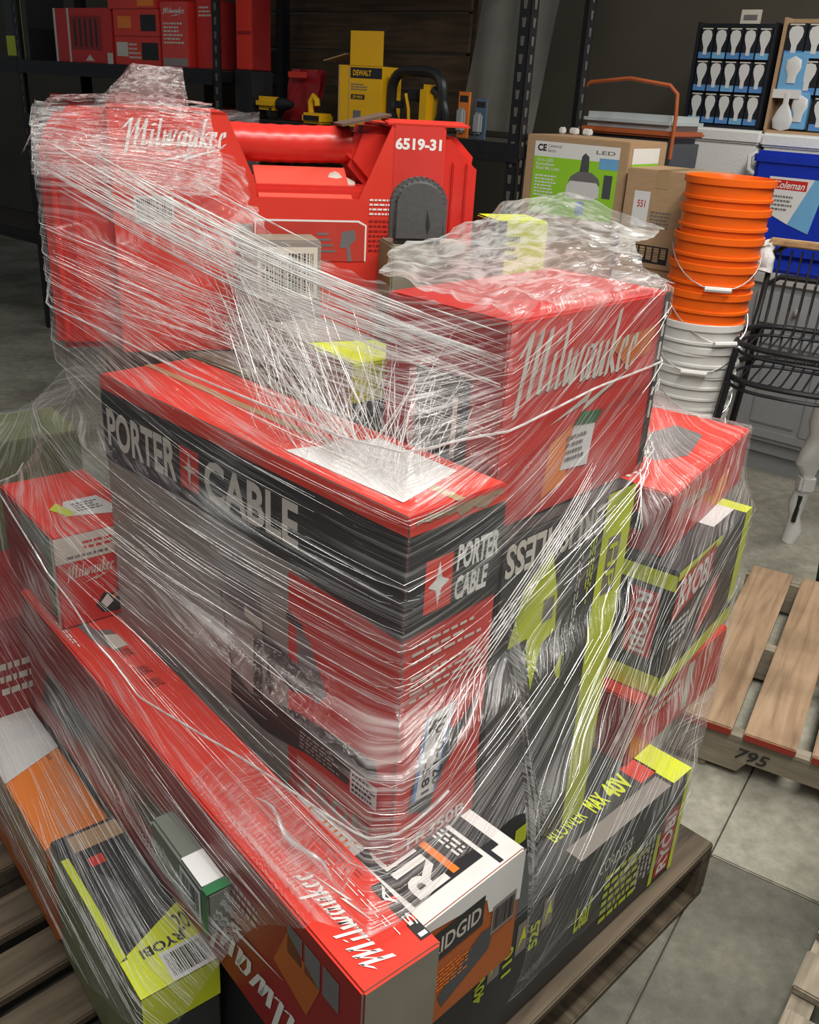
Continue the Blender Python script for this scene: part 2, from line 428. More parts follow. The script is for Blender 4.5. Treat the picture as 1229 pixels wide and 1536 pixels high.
# brown boarded panel behind the rack
pan = thing('board_panel', 'brown panel of horizontal wooden boards behind the black rack', 'panel', room(-1.72, .60), RYAW)
BRW = wood('brown_board', (.035, .022, .012), (.065, .040, .020), (.10, .062, .032))
for k in range(15):
    b = MB(); b.box(-.9, random.uniform(0, .004), .02 + k * .17, 1.0, .025, .02 + k * .17 + .16, bev=.004); b.build('board', BRW, pan)
for xx in (-.9, .97):
    b = MB(); b.box(xx, .027, 0, xx + .05, .07, 2.6); b.build('upright_batten', BRW, pan)

# things on the rack -------------------------------------------------
def rc(name, label, s, n, z, W, L, h, yaw=0, mats=(RED,), group=None, cat='box', tilt=None):
    p = room(s, n, z); return Carton(name, label, cat, p.x, p.y, p.z, math.degrees(RYAW) + yaw, W, L, h, *mats, group=group, tilt=tilt)
Z2 = 1.5945; Z1 = 1.3895; ZL = 1.3045
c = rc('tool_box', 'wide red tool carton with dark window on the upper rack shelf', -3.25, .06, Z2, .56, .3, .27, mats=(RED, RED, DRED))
c.R.rect(.3, .24, .82, .86, DRED, 'dark_window'); c.R.rect(.0, 0, .04, 1, CREAM, 'white_stripe'); c.R.rect(.245, .0, .28, 1, CREAM, 'white_stripe'); c.R.rect(.9, .0, .99, .2, CREAM, 'label_patch')
for q in range(5): c.R.rect(.36 + q * .09, .3, .39 + q * .09, .8, BLKPL, 'tool_print', 2)
c.R.poly([(.52, .04), (.6, .16), (.68, .04)], CREAM, 'printed_mark', 2)
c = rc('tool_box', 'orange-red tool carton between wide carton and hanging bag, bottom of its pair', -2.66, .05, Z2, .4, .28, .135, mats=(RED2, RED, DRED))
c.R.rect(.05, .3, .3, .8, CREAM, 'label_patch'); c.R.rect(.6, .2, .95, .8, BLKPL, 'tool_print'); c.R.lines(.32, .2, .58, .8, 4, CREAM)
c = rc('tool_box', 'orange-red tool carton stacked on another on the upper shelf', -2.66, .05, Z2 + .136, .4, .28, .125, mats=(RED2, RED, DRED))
c.R.rect(.1, .3, .4, .75, ORANGE, 'orange_patch'); c.R.rect(.6, .2, .92, .8, BLKPL, 'tool_print')
c = rc('tool_box', 'flat red carton topmost of three on the upper shelf', -2.7, .05, Z2 + .262, .42, .28, .12, mats=(RED2, RED, RED))
c.R.lines(.1, .3, .5, .8, 2, CREAM); c.R.rect(.62, .1, .95, .85, ORANGE, 'orange_patch')
c = rc('hanging_pack', 'pale red hanging tool pack with white lettering on the upper shelf', -2.21, .02, Z2, .215, .1, .29, mats=(M('pale_red', (.62, .06, .05), .4), RED, RED))
c.R.script(.1, .78, .9, .92, WHITE); c.R.lines(.1, .35, .85, .7, 6, CREAM); c.R.rect(.05, .02, .95, .14, GREYBOX, 'label_patch')
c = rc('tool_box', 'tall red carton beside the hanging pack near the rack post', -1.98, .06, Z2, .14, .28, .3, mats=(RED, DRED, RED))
c.R.lines(.15, .75, .85, .92, 3, CREAM)
rc('tool_box', 'black carton under the plain red carton behind the middle rack post', -1.75, .10, Z1, .12, .14, .21, mats=(BLACK, BLACK, BLACK))
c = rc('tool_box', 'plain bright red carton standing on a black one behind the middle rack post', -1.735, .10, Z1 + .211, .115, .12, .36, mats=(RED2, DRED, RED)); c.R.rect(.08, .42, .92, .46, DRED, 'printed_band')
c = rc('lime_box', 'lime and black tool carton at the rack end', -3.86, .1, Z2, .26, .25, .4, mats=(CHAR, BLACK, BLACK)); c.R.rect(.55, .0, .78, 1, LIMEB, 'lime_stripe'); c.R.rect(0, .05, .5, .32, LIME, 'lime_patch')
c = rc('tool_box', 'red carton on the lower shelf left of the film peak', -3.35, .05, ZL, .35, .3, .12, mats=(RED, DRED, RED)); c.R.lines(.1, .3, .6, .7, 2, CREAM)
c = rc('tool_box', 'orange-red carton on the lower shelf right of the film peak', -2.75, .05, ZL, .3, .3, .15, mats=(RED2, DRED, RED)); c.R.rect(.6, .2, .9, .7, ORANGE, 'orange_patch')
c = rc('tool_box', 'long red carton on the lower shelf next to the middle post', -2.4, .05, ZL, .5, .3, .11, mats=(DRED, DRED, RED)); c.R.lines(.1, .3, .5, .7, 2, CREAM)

# yellow tool carton with raised flap
c = rc('tool_box', 'yellow tool carton with open raised flap on the rack shelf', -1.05, .10, Z1, .23, .16, .25, yaw=8, mats=(YELCARD, YELCARD, KRAFT))
c.R.rect(.28, .80, 1, .97, BLACK, 'black_band'); c.R.text('DEWALT', .34, .84, .76, .93, YELCARD, bold=.03); c.R.rect(.3, .46, .62, .54, BLACK, 'black_band'); c.R.text('20V MAX', .34, .475, .58, .525, YELCARD)
c.R.rect(.36, .1, .54, .28, GINK, 'tool_print'); c.R.lines(.3, .6, .7, .72, 3, GINK); c.R.rect(.0, .0, .03, 1, KRAFT, 'kraft_edge'); c.R.rect(.24, .0, .255, 1, KRAFT, 'kraft_edge')
b = MB(); b.box(.06, .0, .25, .23, .004, .385); b.build('flap', YELCARD, c.root)
b = MB(); b.box(0, 0, 0, .13, .1, .004, mat=Matrix.Translation((-.1, .02, .262)) @ Matrix.Rotation(R(-14), 4, 'Y')); b.build('flap', KRAFT, c.root)
# portable band saw
p = room(-.655, .17, Z1)
t = thing('band_saw', 'yellow and black portable band saw beside yellow tool carton', 'power tool', p, RYAW - .1)
b = MB(); pts = []
for k in range(28):
    a = 2 * math.pi * k / 28; pts.append((.155 * math.copysign(abs(math.cos(a)) ** .6, math.cos(a)), 0, .125 + .115 * math.copysign(abs(math.sin(a)) ** .6, math.sin(a))))
b.tube(pts, .022, 8, closed=True); b.build('guard_loop', BLKPL, t, True)
b = MB(); b.box(.03, -.03, .02, .11, .04, .19, bev=.02); b.box(-.12, -.03, .01, .17, .03, .045, bev=.012); b.build('motor_housing', YEL, t, True)
b = MB(); b.tube([(.1, 0, .17), (.155, 0, .14), (.18, 0, .08), (.17, 0, .03)], .018, 8); b.build('handle', BLKPL, t, True)
b = MB(); b.tube([(-.02, -.02, .03), (-.015, -.03, .09), (-.035, -.03, .15)], .007, 6); b.build('lever', YEL, t, True)
b = MB(); b.box(-.1, -.035, .09, -.05, -.02, .12, bev=.004); b.box(-.03, -.03, .12, .03, .03, .17, bev=.01); b.build('gear_box', BLKPL, t, True)
# yellow drill, charger
t = thing('drill', 'yellow drill lying on the rack shelf beside red pouch', 'power tool', room(-1.52, .10, Z1), RYAW)
b = MB(); b.box(-.10, 0, .04, .05, .07, .10, bev=.02); b.build('motor_housing', YEL, t, True)
b = MB(); b.lathe([(.03, 0), (.028, .04), (.012, .09)], 14); o = b.build('chuck', BLKPL, t, True); o.location = (.05, .035, .07); o.rotation_euler = (0, R(90), 0)
b = MB(); b.box(-.02, .01, 0, .02, .06, .05, bev=.01); b.build('grip', BLKPL, t, True)
t = thing('battery_charger', 'small yellow charger with curved lead on the rack shelf', 'charger', room(-1.20, .08, Z1), RYAW)
b = MB(); b.box(-.07, 0, 0, .06, .09, .045, bev=.01); b.build('charger_body', YEL, t, True)
b = MB(); b.box(-.05, -.002, .012, .05, .001, .034); b.build('label_plate', BLKPL, t)
b = MB(); b.tube([(-.05, .05, .04), (-.055, .05, .09), (-.035, .05, .115), (-.015, .05, .10), (-.01, .05, .075)], .014, 8); b.build('hook', YEL, t, True)
# red pouch
t = thing('tool_pouch', 'dark red plastic tool pouch leaning on the rack shelf', 'pouch', room(-1.45, .2, Z1), RYAW)
b = MB(); vs = []; 
for j in range(7):
    for i in range(6):
        x = -.1 + i * .04 + .02 * j / 6; z = j * .04; vs.append((x, .02 + .012 * math.sin(i * 2.1 + j) + z * .25, z * .95))
b.add(vs, [(j * 6 + i, j * 6 + i + 1, j * 6 + i + 7, j * 6 + i + 6) for j in range(6) for i in range(5)]); 
b.add([(v[0], v[1] + .03, v[2]) for v in vs], [(j * 6 + i, j * 6 + i + 6, j * 6 + i + 7, j * 6 + i + 1) for j in range(6) for i in range(5)])
o = b.build('pouch_body', M('dark_red_plastic', (.28, .012, .016), .25, var=.25), t, True)
b = MB(); b.box(-.06, .028, .19, .06, .034, .215); b.build('header_card', RED2, t)
# small blister packs
for k, (ds, col, ht) in enumerate(((0, ORANGE, .17), (.085, M('blue_grey_pack', (.10, .16, .24), .4), .15))):
    t = thing('blister_pack', ('orange hanging tool pack standing on rack shelf', 'blue-grey blister pack beside orange tool pack')[k], 'pack', room(-.36 + ds, .08, Z1), RYAW - .3)
    b = MB(); b.box(0, 0, 0, .075, .006, ht, bev=.001); b.build('backing_card', col, t)
    b = MB(); b.box(.012, -.02, .02, .062, 0, ht * .65, bev=.008); b.build('blister', M('cloudy_blister', (.35, .36, .36), .15), t, True)
    b = MB(); b.box(.01, -.001, ht * .78, .065, 0, ht * .92); b.build('header_print', INK, t)
t = thing('plastic_sheet', 'dusty clear plastic sheet hanging behind the rack shelf', 'plastic sheet', room(-.60, .47, Z1 + .02), RYAW)
b = MB(); vs = []
for j in range(9):
    for i in range(12):
        vs.append((i * .036 - .05 + .012 * j, .012 * math.sin(i * 1.3 + j * .4), j * .075))
b.add(vs, [(j * 12 + i, j * 12 + i + 1, j * 12 + i + 13, j * 12 + i + 12) for j in range(8) for i in range(11)])
b.build('sheet', M('dusty_plastic', (.16, .155, .135), .35, scale=4, var=.35), t, True)
# white cluster on the rack side
t = thing('plug_cluster', 'small cluster of white plug adapters on the rack end', 'plugs', room(.09, .26, 1.429), RYAW)
for k in range(5):
    b = MB(); b.box(-.012, -.012, 0, .012, .012, .025, bev=.005); o = b.build('plug', WHITEPL, t, True); o.location = (-.06 + k * .03, (k % 2) * .03, 0)

# ================================================================== RIGHT-HAND BACKGROUND
# vanity cabinet
cab = thing('vanity_cabinet', 'grey panelled vanity cabinet on the concrete floor', 'cabinet', room(.60, 1.08), RYAW)
CW = 1.25
b = MB(); b.box(0, 0, .09, CW, .5, .86, bev=.003); b.build('cabinet_body', CABG, cab)
b = MB(); b.box(.0, .02, 0, CW, .06, .1); b.box(0, .0, 0, .06, .1, .1); b.box(CW - .06, 0, 0, CW, .1, .1); b.build('plinth', CABG, cab)
b = MB(); b.box(-.02, -.02, .86, CW + .02, .5, .9, bev=.004); b.build('countertop', STONE, cab)
for k in range(3):
    x0 = .05 + k * .39
    d = MB(); d.box(x0, -.018, .15, x0 + .375, -.001, .66, bev=.003); dd = d.build('door', CABG, cab)
    for a in ((x0 + .02, .17, x0 + .355, .21), (x0 + .02, .60, x0 + .355, .64), (x0 + .02, .21, x0 + .06, .60), (x0 + .315, .21, x0 + .355, .60)):
        d = MB(); d.box(a[0], -.026, a[1], a[2], -.016, a[3], bev=.003); d.build('door_rail', CABG, dd)
    d = MB(); d.box(x0 + .085, -.024, .235, x0 + .29, -.016, .575, bev=.006); d.build('raised_panel', CABG, dd)
    d = MB(); kx = x0 + (.34 if k % 2 == 0 else .035); d.lathe([(.006, 0), (.006, .015), (.015, .02), (.013, .03), (0, .033)], 12); o = d.build('knob', WIRE, dd, True); o.location = (kx, -.018, .56); o.rotation_euler = (R(90), 0, 0)
for k in range(3):
    x0 = .05 + k * .39; d = MB(); d.box(x0, -.018, .69, x0 + .375, -.001, .83, bev=.003); dd = d.build('drawer', CABG, cab)
    d = MB(); d.lathe([(.006, 0), (.006, .015), (.015, .02), (.013, .03), (0, .033)], 12); o = d.build('knob', WIRE, dd, True); o.location = (x0 + .19, -.018, .76); o.rotation_euler = (R(90), 0, 0)
# foam boxes on the counter
def foam_box(s, n, z, W, L, h, label):
    p = room(s, n, z); t = thing('foam_box', label, 'foam box', p, RYAW)
    b = MB(); b.box(0, 0, 0, W, L, h - .06, bev=.012); b.build('foam_body', FOAM, t, True)
    b = MB(); b.box(-.006, -.006, h - .058, W + .006, L + .006, h, bev=.01); b.build('foam_lid', FOAM, t, True)
    return t
foam_box(.115, 1.2, .88, .355, .3, .595, 'white foam cooler box under the light bulb display')
foam_box(.482, 1.2, .9, .42, .3, .57, 'white foam cooler box behind the blue drink cooler')
t = thing('support_crate', 'black plastic crate under the white foam box', 'crate', room(.06, 1.16), RYAW)
b = MB(); b.box(0, 0, 0, .5, .38, .878, bev=.01); b.build('crate_body', BLKPL, t)
# bulb display trays
BULBBG = M('bulb_card_black', (.014, .016, .022), .4)
def bulb_tray(s, n, z, cols, rows, cw, ch, label, tilt, missing=(), traymat=None):
    traymat = traymat or KRAFT
    p = room(s, n, z); W = cols * cw + .03; H = rows * ch + .03
    t = thing('bulb_display', label, 'display box', p, RYAW); t.rotation_euler = (R(tilt), 0, RYAW)
    b = MB(); b.box(0, .06, 0, W, .14, H); b.box(0, -.01, 0, .012, .06, H); b.box(W - .012, -.01, 0, W, .06, H); b.box(0, -.01, 0, W, .06, .012); b.build('tray', traymat, t)
    for r in range(rows):
        for k in range(cols):
            if (r, k) in missing: continue
            x = .015 + k * cw; zz = .014 + r * ch
            b = MB(); b.box(x + .002, 0, zz, x + cw - .002, .058, zz + ch - .004, bev=.002); bx = b.build('bulb_carton', BULBBG, t)
            b = MB(); b.box(x + .004, -.0012, zz + .004, x + cw - .004, -.0002, zz + ch * .22); b.build('blue_print', BLUEP if (r + k) % 3 else LBLUE, bx)
            prof = [(-.0, .14), (.13, .14), (.14, .36), (.33, .60), (.36, .74), (.27, .86), (0, .90)]
            pts = [(a, q) for a, q in prof[1:]] + [(-a, q) for a, q in prof[-2:0:-1]]
            b = MB(); b.add([(x + cw / 2 + a * cw, -.0022, zz + q * ch) for a, q in pts], [tuple(range(len(pts)))]); b.build('bulb_print', GLASSY, bx)
            b = MB(); b.add([(x + cw * .12, -.0022, zz + ch * .91), (x + cw * .85, -.0022, zz + ch * .91), (x + cw * .85, -.0022, zz + ch * .95), (x + cw * .12, -.0022, zz + ch * .95)], [(0, 1, 2, 3)]); b.build('small_print', CREAM, bx)
    return t, W, H
t, Wt, Ht = bulb_tray(.085, 1.235, 1.4755, 5, 3, .066, .132, 'display tray of fifteen black light bulb cartons on foam box', 0, traymat=BULBBG)
b = MB(); b.box(.16, .065, Ht, .25, .07, Ht + .055); b.build('price_card', CREAM, t); b = MB(); b.box(.175, .063, Ht + .015, .235, .0645, Ht + .035); b.build('price_print', GINK, t)
t, Wt, Ht = bulb_tray(.47, 1.235, 1.4705, 4, 3, .085, .14, 'kraft tray of blue and black bulb packs beside the bulb display', 0, missing=((1, 0), (0, 1), (0, 0)))
for (x0, z0, x1, z1, mm) in ((.02, .17, .13, .32, LBLUE), (.10, .02, .17, .17, LBLUE)):
    b = MB(); b.box(x0, -.004, z0, x1, .04, z1, bev=.003); q = b.build('bulb_carton', mm, t)
    b = MB(); b.lathe([(0, 0), (.018, 0), (.02, .03), (.034, .06), (.03, .09), (0, .105)], 14, sy=.1, origin=((x0 + x1) / 2, -.006, z0 + .03)); b.build('bulb_print', GLASSY, q, True)
b = MB(); b.box(.01, -.012, .14, .13, -.004, .175); b.build('shelf_talker', WHITEPL, t)
b = MB(); b.lathe([(0, 0), (.036, .01), (.045, .045), (.03, .08), (.012, .11), (.012, .15), (0, .15)], 14, sy=.12, origin=(.075, -.012, .01)); b.build('bulb_print', GLASSY, t, True)

# grey cooler with orange handle on cartons
pc = room(-.10, .58)
c = Carton('stacked_carton', 'plain brown carton under the grey cooler', 'box', pc.x, pc.y, 0, math.degrees(RYAW), .46, .34, 1.235, KRAFT)
t = thing('hard_cooler', 'grey hard cooler with white lid and rust orange handle', 'cooler', room(-.085, .60, 1.236), RYAW)
b = MB(); b.box(0, 0, 0, .42, .3, .195, bev=.02); b.build('cooler_body', GREYPL, t, True)
b = MB(); b.box(-.008, -.008, .197, .428, .308, .222, bev=.008); b.build('orange_rim', RUST, t, True)
b = MB(); b.box(-.004, -.004, .223, .424, .304, .28, bev=.022); b.build('cooler_lid', LGREYPL, t, True)
b = MB(); b.tube([(-.014, -.014, .12), (-.014, -.018, .28), (-.006, -.018, .36), (.03, -.018, .39), (.21, -.018, .41), (.39, -.018, .39), (.426, -.018, .36), (.434, -.018, .28), (.434, -.014, .12)], .008, 8); b.build('handle', RUST, t, True)
# light fixture carton
p = room(.025, .05)
c = Carton('base_carton', 'plain brown carton supporting the light fixture carton', 'box', p.x, p.y, 0, math.degrees(RYAW), .405, .3, 1.115, KRAFT)
p = room(.012, .04, 1.116)
c = Carton('light_fixture_box', 'brown carton with bright green printed label showing a light fixture', 'box', p.x, p.y, p.z, math.degrees(RYAW), .435, .30, .312, KRAFT, KRAFT, KRAFT)
f = c.R
f.rect(.09, .10, .92, .93, WHITE, 'white_label'); f.rect(.09, .10, .92, .76, APPLE, 'green_label', 2)
f.text('CE', .12, .82, .21, .90, INK, bold=.04); f.text('Commercial\nElectric', .225, .815, .36, .905, GINK, bold=.0); f.text('LED', .70, .84, .88, .88, GINK)
f.text('13 in. LED\nRuggedized\nFlush Mt. Light', .12, .60, .36, .74, WHITE, layer=3, bold=.02); f.lines(.12, .3, .36, .56, 7, WHITE, layer=3)
f.rect(.74, .68, .92, .80, LBLUE, 'blue_print', 3)
f.poly([(.56, .62), (.57, .80), (.60, .84), (.64, .80), (.65, .62)], GREYPL, 'fixture_print', 3); f.poly([(.46, .50), (.48, .57), (.55, .63), (.68, .63), (.75, .57), (.77, .50)], GINK, 'fixture_print', 4)
f.poly([(.44, .36), (.45, .46), (.48, .52), (.74, .52), (.77, .46), (.77, .36), (.70, .32), (.52, .32)], GLASSY, 'shade_print', 5); f.rect(.56, .14, .64, .30, BLUEP, 'fixture_print', 3)
f.rect(.80, .36, .88, .62, GREYPL, 'fixture_print', 3)
c2 = Face(c.root, lambda a, t_, l: (.435 + l, a, t_), .30, .312); c2.rect(.10, .10, .8, .93, APPLE, 'green_label'); c2.rect(.10, .76, .8, .93, WHITE, 'white_label', 2); c2.lines(.15, .35, .7, .7, 6, WHITE, layer=3)
# brown carton in front of it
p = room(.475, -.02)
c = Carton('brown_carton', 'shorter brown carton with open top beside the orange buckets', 'box', p.x, p.y, 0, math.degrees(RYAW), .26, .28, 1.01, KRAFT, M('rust_card', (.30, .13, .07), .6), KRAFT)
c.R.poly([(.0, .80), (.62, .80), (.62, .985), (.0, .985)], WHITE, 'white_label')
p = room(.462, .02, 1.012)
c = Carton('brown_carton', 'brown carton with white sticker and printed grid beside light fixture carton', 'box', p.x, p.y, p.z, math.degrees(RYAW), .28, .28, .335, KRAFT, KRAFT, KRAFT, tape='y')
f = c.R; f.rect(.14, .42, .36, .78, PAPER, 'white_sticker'); f.text('551', .20, .62, .31, .69, RED, layer=3); f.lines(.40, .42, .68, .60, 5, GINK)
f.rect(.2, .06, .72, .24, INK, 'print_grid'); f.lines(.215, .075, .705, .225, 5, KRAFT, vert=True, layer=3, fill=.75)

# buckets -------------------------------------------------------------
BX, BY = .960, 3.19
def bucket(mat, wiremat):
    t = thing('bucket', 'x', 'bucket')
    b = MB(); b.lathe([(.128, 0), (.131, .02), (.143, .26), (.150, .263), (.150, .27), (.144, .272), (.145, .30), (.153, .302), (.153, .31), (.146, .312), (.147, .345), (.155, .348), (.155, .368), (.147, .37), (.143, .36), (.126, .01), (0, .01)], 40)
    b.build('bucket_body', mat, t, True)
    b = MB(); b.tube([(-.155, 0, .33)] + [(-.155 * math.cos(a), -.165 * math.sin(a) - .0, .33 - .12 * math.sin(a)) for a in [math.pi * k / 16 for k in range(1, 16)]] + [(.155, 0, .33)], .0022, 6); wv = b.build('bail', wiremat, t, True)
    b = MB(); b.tube([(-.045, -.166, .212), (.045, -.166, .212)], .009, 8); b.build('grip', WHITEPL, t, True)
    return t
bo = bucket(ORPL, WIRE); bw = bucket(WHITEPL, WIRE)
ORD = ['lowest', 'second', 'third', 'fourth', 'fifth', 'sixth', 'seventh', 'eighth', 'ninth', 'tenth', 'eleventh']
nw, no = 8, 5
z = 0.002; steps = []
for k in range(nw):
    o = bw if k == 0 else copy_tree(bw, None, ('bail', 'grip') if k in (2, 4, 6) else ())
    o.location = (BX + random.uniform(-.006, .006), BY + random.uniform(-.006, .006), z); o.rotation_euler = (0, 0, random.uniform(-.5, .7))
    steps.append((o, 'white')); z += .076
z += .025
for k in range(no):
    o = bo if k == 0 else copy_tree(bo, None, ('bail', 'grip') if k in (1, 3, 4) else ())
    o.location = (BX + .003 * k + random.uniform(-.002, .002), BY, z); o.rotation_euler = (R(.2), R(.2), (.3, .35, -.12, .25, 1.9)[k])
    steps.append((o, 'orange')); z += .088
for k, (o, cn) in enumerate(steps):
    o.scale = (.935, .935, 1)
    i = k if cn == 'white' else k - nw
    o['label'] = '%s plastic bucket, %s of the %s ones in the nested stack' % (cn, ORD[i] if i else 'lowest', cn)
    o['group'] = 'nested buckets'

# blue drink cooler ---------------------------------------------------
t = thing('drink_cooler', 'blue drink cooler with white handle and white label on the counter', 'cooler', room(.50, 1.12, .9005), RYAW)
b = MB(); b.box(0, 0, .06, .44, .07, .48, bev=.02); b.box(.01, .005, .0, .43, .07, .07, bev=.015); b.build('cooler_body', BLUEPL, t, True)
b = MB(); b.box(-.008, -.008, .44, .448, .072, .50, bev=.015); b.build('cooler_lid', BLUEPL, t, True)
b = MB(); b.tube([(-.006, .03, .40), (-.03, .02, .42), (-.035, .02, .47), (-.006, .03, .49)], .011, 8); b.build('handle', WHITEPL, t, True)
ff = Face(t, lambda a, q, l: (a, -.0008 - l, q), .44, .5)
ff.poly([(.22, .50), (.44, .42), (.62, .80), (.18, .80)], PAPER, 'white_label'); ff.rect(.22, .70, .56, .78, RED, 'red_band', 2); ff.text('Coleman', .24, .71, .54, .77, WHITE, layer=3, shear=.3); ff.lines(.25, .52, .46, .66, 4, GINK, layer=3)
ff.poly([(.44, .42), (.66, .36), (.74, .80), (.62, .80)], LBLUE, 'blue_print')
b = MB(); b.lathe([(.03, 0), (.03, .02), (.018, .025), (.018, .045), (0, .05)], 16); o = b.build('spigot', WHITEPL, t, True); o.location = (.08, -.001, .12); o.rotation_euler = (R(90), 0, 0)

# wire stools -----------------------------------------------------------
def stool(label, loc, rz):
    t = thing('wire_stool', label, 'stool', loc, rz, 'stacked wire stools'); SHt = .74; a = .22
    def sq(z, k, n=24, r=.7): return [(k * math.copysign(abs(math.cos(q)) ** r, math.cos(q)), k * math.copysign(abs(math.sin(q)) ** r, math.sin(q)), z) for q in [2 * math.pi * i / n for i in range(n)]]
    b = MB(); b.tube(sq(SHt, a), .010, 8, closed=True); b.tube(sq(SHt - .03, a * .97), .006, 6, closed=True); b.build('seat_rim', BLKSTEEL, t, True)
    for k in range(11):
        x = -.17 + k * .034
        b = MB(); b.tube([(x, -.205, SHt), (x * 1.0, -.10, SHt - .018), (x, .10, SHt - .018), (x, .19, SHt), (x * 1.02, .235, SHt + .06), (x * 1.04, .27, SHt + .26)], .0038, 6); b.build('seat_wire', BLKSTEEL, t, True)
    b = MB(); b.tube([(-.20, .15, SHt), (-.205, .235, SHt + .08), (-.205, .275, SHt + .24), (-.16, .285, SHt + .275), (.16, .285, SHt + .275), (.205, .275, SHt + .24), (.205, .235, SHt + .08), (.20, .15, SHt)], .010, 8); b.build('back_frame', BLKSTEEL, t, True)
    for sx in (-1, 1):
        for sy in (-1, 1):
            b = MB(); b.tube([(sx * .19, sy * .19, SHt - .01), (sx * .245, sy * .245, .0)], .011, 8); b.build('leg', BLKSTEEL, t, True)
    return t
sl = (1.285, 3.08, 0)
s1 = stool('lower black wire stool of the stacked pair', (sl[0], sl[1], .002), R(-28))
s2 = stool('upper black wire stool resting on another stool', (sl[0] + .012, sl[1] + .02, .112), R(-28))
# foam sleeves on the stool
ca, sa = math.cos(R(-28)), math.sin(R(-28))
def lp(x, y, z): return Vector((sl[0] + ca * x - sa * y, sl[1] + sa * x + ca * y, z))
for k, (A_, B_, r) in enumerate(((lp(-.215, .27, 1.03), lp(-.225, .285, 1.13), .03), (lp(-.235, -.235, .20), lp(-.20, -.2, .52), .026), (lp(.20, .26, .95), lp(.22, .275, 1.12), .03))):
    b = MB(); n = 7; b.tube([A_.lerp(B_, i / (n - 1)) + Vector((random.uniform(-.006, .006), random.uniform(-.006, .006), 0)) for i in range(n)], [r * random.uniform(.8, 1.15) for _ in range(n)], 9)
    tag(b.build('foam_sleeve', FOAM, None, True), ('white foam sleeve on the back corner of the stacked stools', 'white foam sleeve around a stool leg near the cabinet', 'white foam sleeve on the far back corner of the stools')[k], 'foam sleeve')
A_, B_ = lp(-.2, .29, 1.135), lp(.2, .30, 1.135)
b = MB(); b.box(-.02, -.02, -.012, .44, .02, .012, bev=.004, mat=Matrix.Translation(A_) @ Matrix.Rotation(R(-28), 4, 'Z')); tag(b.build('wood_slat', wood('tan_slat', (.34, .2, .1), (.5, .32, .16), (.6, .4, .22))), 'tan wooden slat lying across the stool backs', 'wood slat')
# wrapped white leg with strap standing right
t = thing('wrapped_leg', 'white foam wrapped furniture leg with dark strap on the floor', 'furniture leg', at_z(1182, 812, 0))
base = at_z(1182, 812, 0); top = at_y(1245, 590, base.y - .02)
dv = top - base; b = MB(); n = 12
b.tube([dv * (i / (n - 1)) + Vector((.008 * math.sin(i * 1.7), 0, 0)) for i in range(n)], [.028 + .007 * math.sin(i * 2.3) + (.012 if i > 5 else 0) for i in range(n)], 10); b.build('foam_wrap', FOAM, t, True)
b = MB(); b.tube([dv * .16 + Vector((-.012, -.024, 0)), dv * .34 + Vector((-.012, -.026, 0))], .009, 6); b.build('strap', BLKPL, t, True)
b = MB(); b.box(-.03, -.04, -.035, .03, .02, .035, bev=.01); o = b.build('corner_guard', FOAM, t, True); o.location = dv * .42

# ================================================================== PALLETS
def pallet(label, loc, yaw, W, L, mat, boards, stringer='x', bw=.10, group=None, z=.14, name='wooden_pallet', stmat=None, ends=None):
    """stringers run along local X (W); deck boards run along local Y (L)."""
    t = thing(name, label, 'pallet', loc, R(yaw), group)
    for yy in (0, L / 2 - .02, L - .04):
        b = MB()
        pts = [(0, .018), (0, z - .02), (W, z - .02), (W, .018)]
        for cx in (W * .74, W * .26):
            pts += [(cx + .11, .018), (cx + .09, .05), (cx - .09, .05), (cx - .11, .018)]
        b.prism(pts, yy, yy + .04, mp=lambda x, q, n_: (x, n_, q)); b.build('stringer', stmat or mat, t)
    for x0, wd in boards:
        b = MB(); b.box(x0, -.004 + random.uniform(-.004, .004), z - .019, x0 + wd, L + random.uniform(-.004, .006), z, bev=.003); o = b.build('deck_board', mat[1] if isinstance(mat, tuple) else mat, t)
        if ends:
            b = MB(); b.box(x0 + .002, -.010, z - .018, x0 + wd - .002, -.0085, z - .001); b.build('red_board_end', ends, o)
    for x0, wd in ((0, .1), (W / 2 - .05, .1), (W - .1, .1)):
        b = MB(); b.box(x0, 0, 0, x0 + wd, L, .017, bev=.003); b.build('bottom_board', stmat or mat, t)
    return t
WD_DARK = wood('dark_pallet_wood', (.04, .028, .017), (.085, .062, .038), (.14, .105, .066), 0)
WD_DARKY = wood('dark_pallet_board', (.04, .028, .017), (.085, .062, .038), (.14, .105, .066), 1)
WD_TAN = wood('tan_pallet_board', (.22, .135, .075), (.33, .215, .125), (.42, .29, .18), 1)
WD_GREY = wood('grey_pallet_wood', (.15, .125, .09), (.26, .22, .16), (.36, .31, .23), 0)
REDEND = M('red_paint', (.30, .035, .02), .6)
bl = [(i * .1345, .095) for i in range(10)]
pallet('worn dark wooden pallet under the wrapped load', (.684, 1.511, 0), 136.2, 1.03, 1.305, WD_DARKY, [(0, .13), (.155, .09), (.272, .09), (.39, .09), (.51, .09), (.63, .09), (.75, .09), (.90, .13)], stmat=WD_DARK)
sp = pallet('empty tan wooden pallet with spaced boards on the floor', (.715, 1.985, 0), -28, 1.1, .98, WD_TAN, [(.015, .13), (.175, .125), (.335, .12), (.50, .12), (.66, .12), (.82, .12), (.97, .12)], stmat=WD_GREY, ends=REDEND)
fs = Face(sp, lambda a, q, l: (a, -.002 - l, q), 1.1, .14); fs.text('795', .15, .42, .225, .66, INK, bold=.01, shear=.3)
g = pallet('grey weathered wooden pallet edge beside the worn pallet', (.645, 1.05, 0), 54, .70, 1.0, WD_GREY, [(i * .15, .1) for i in range(5)], stmat=WD_GREY)
g.location = (.645 + .81, 1.05 - .588, 0)

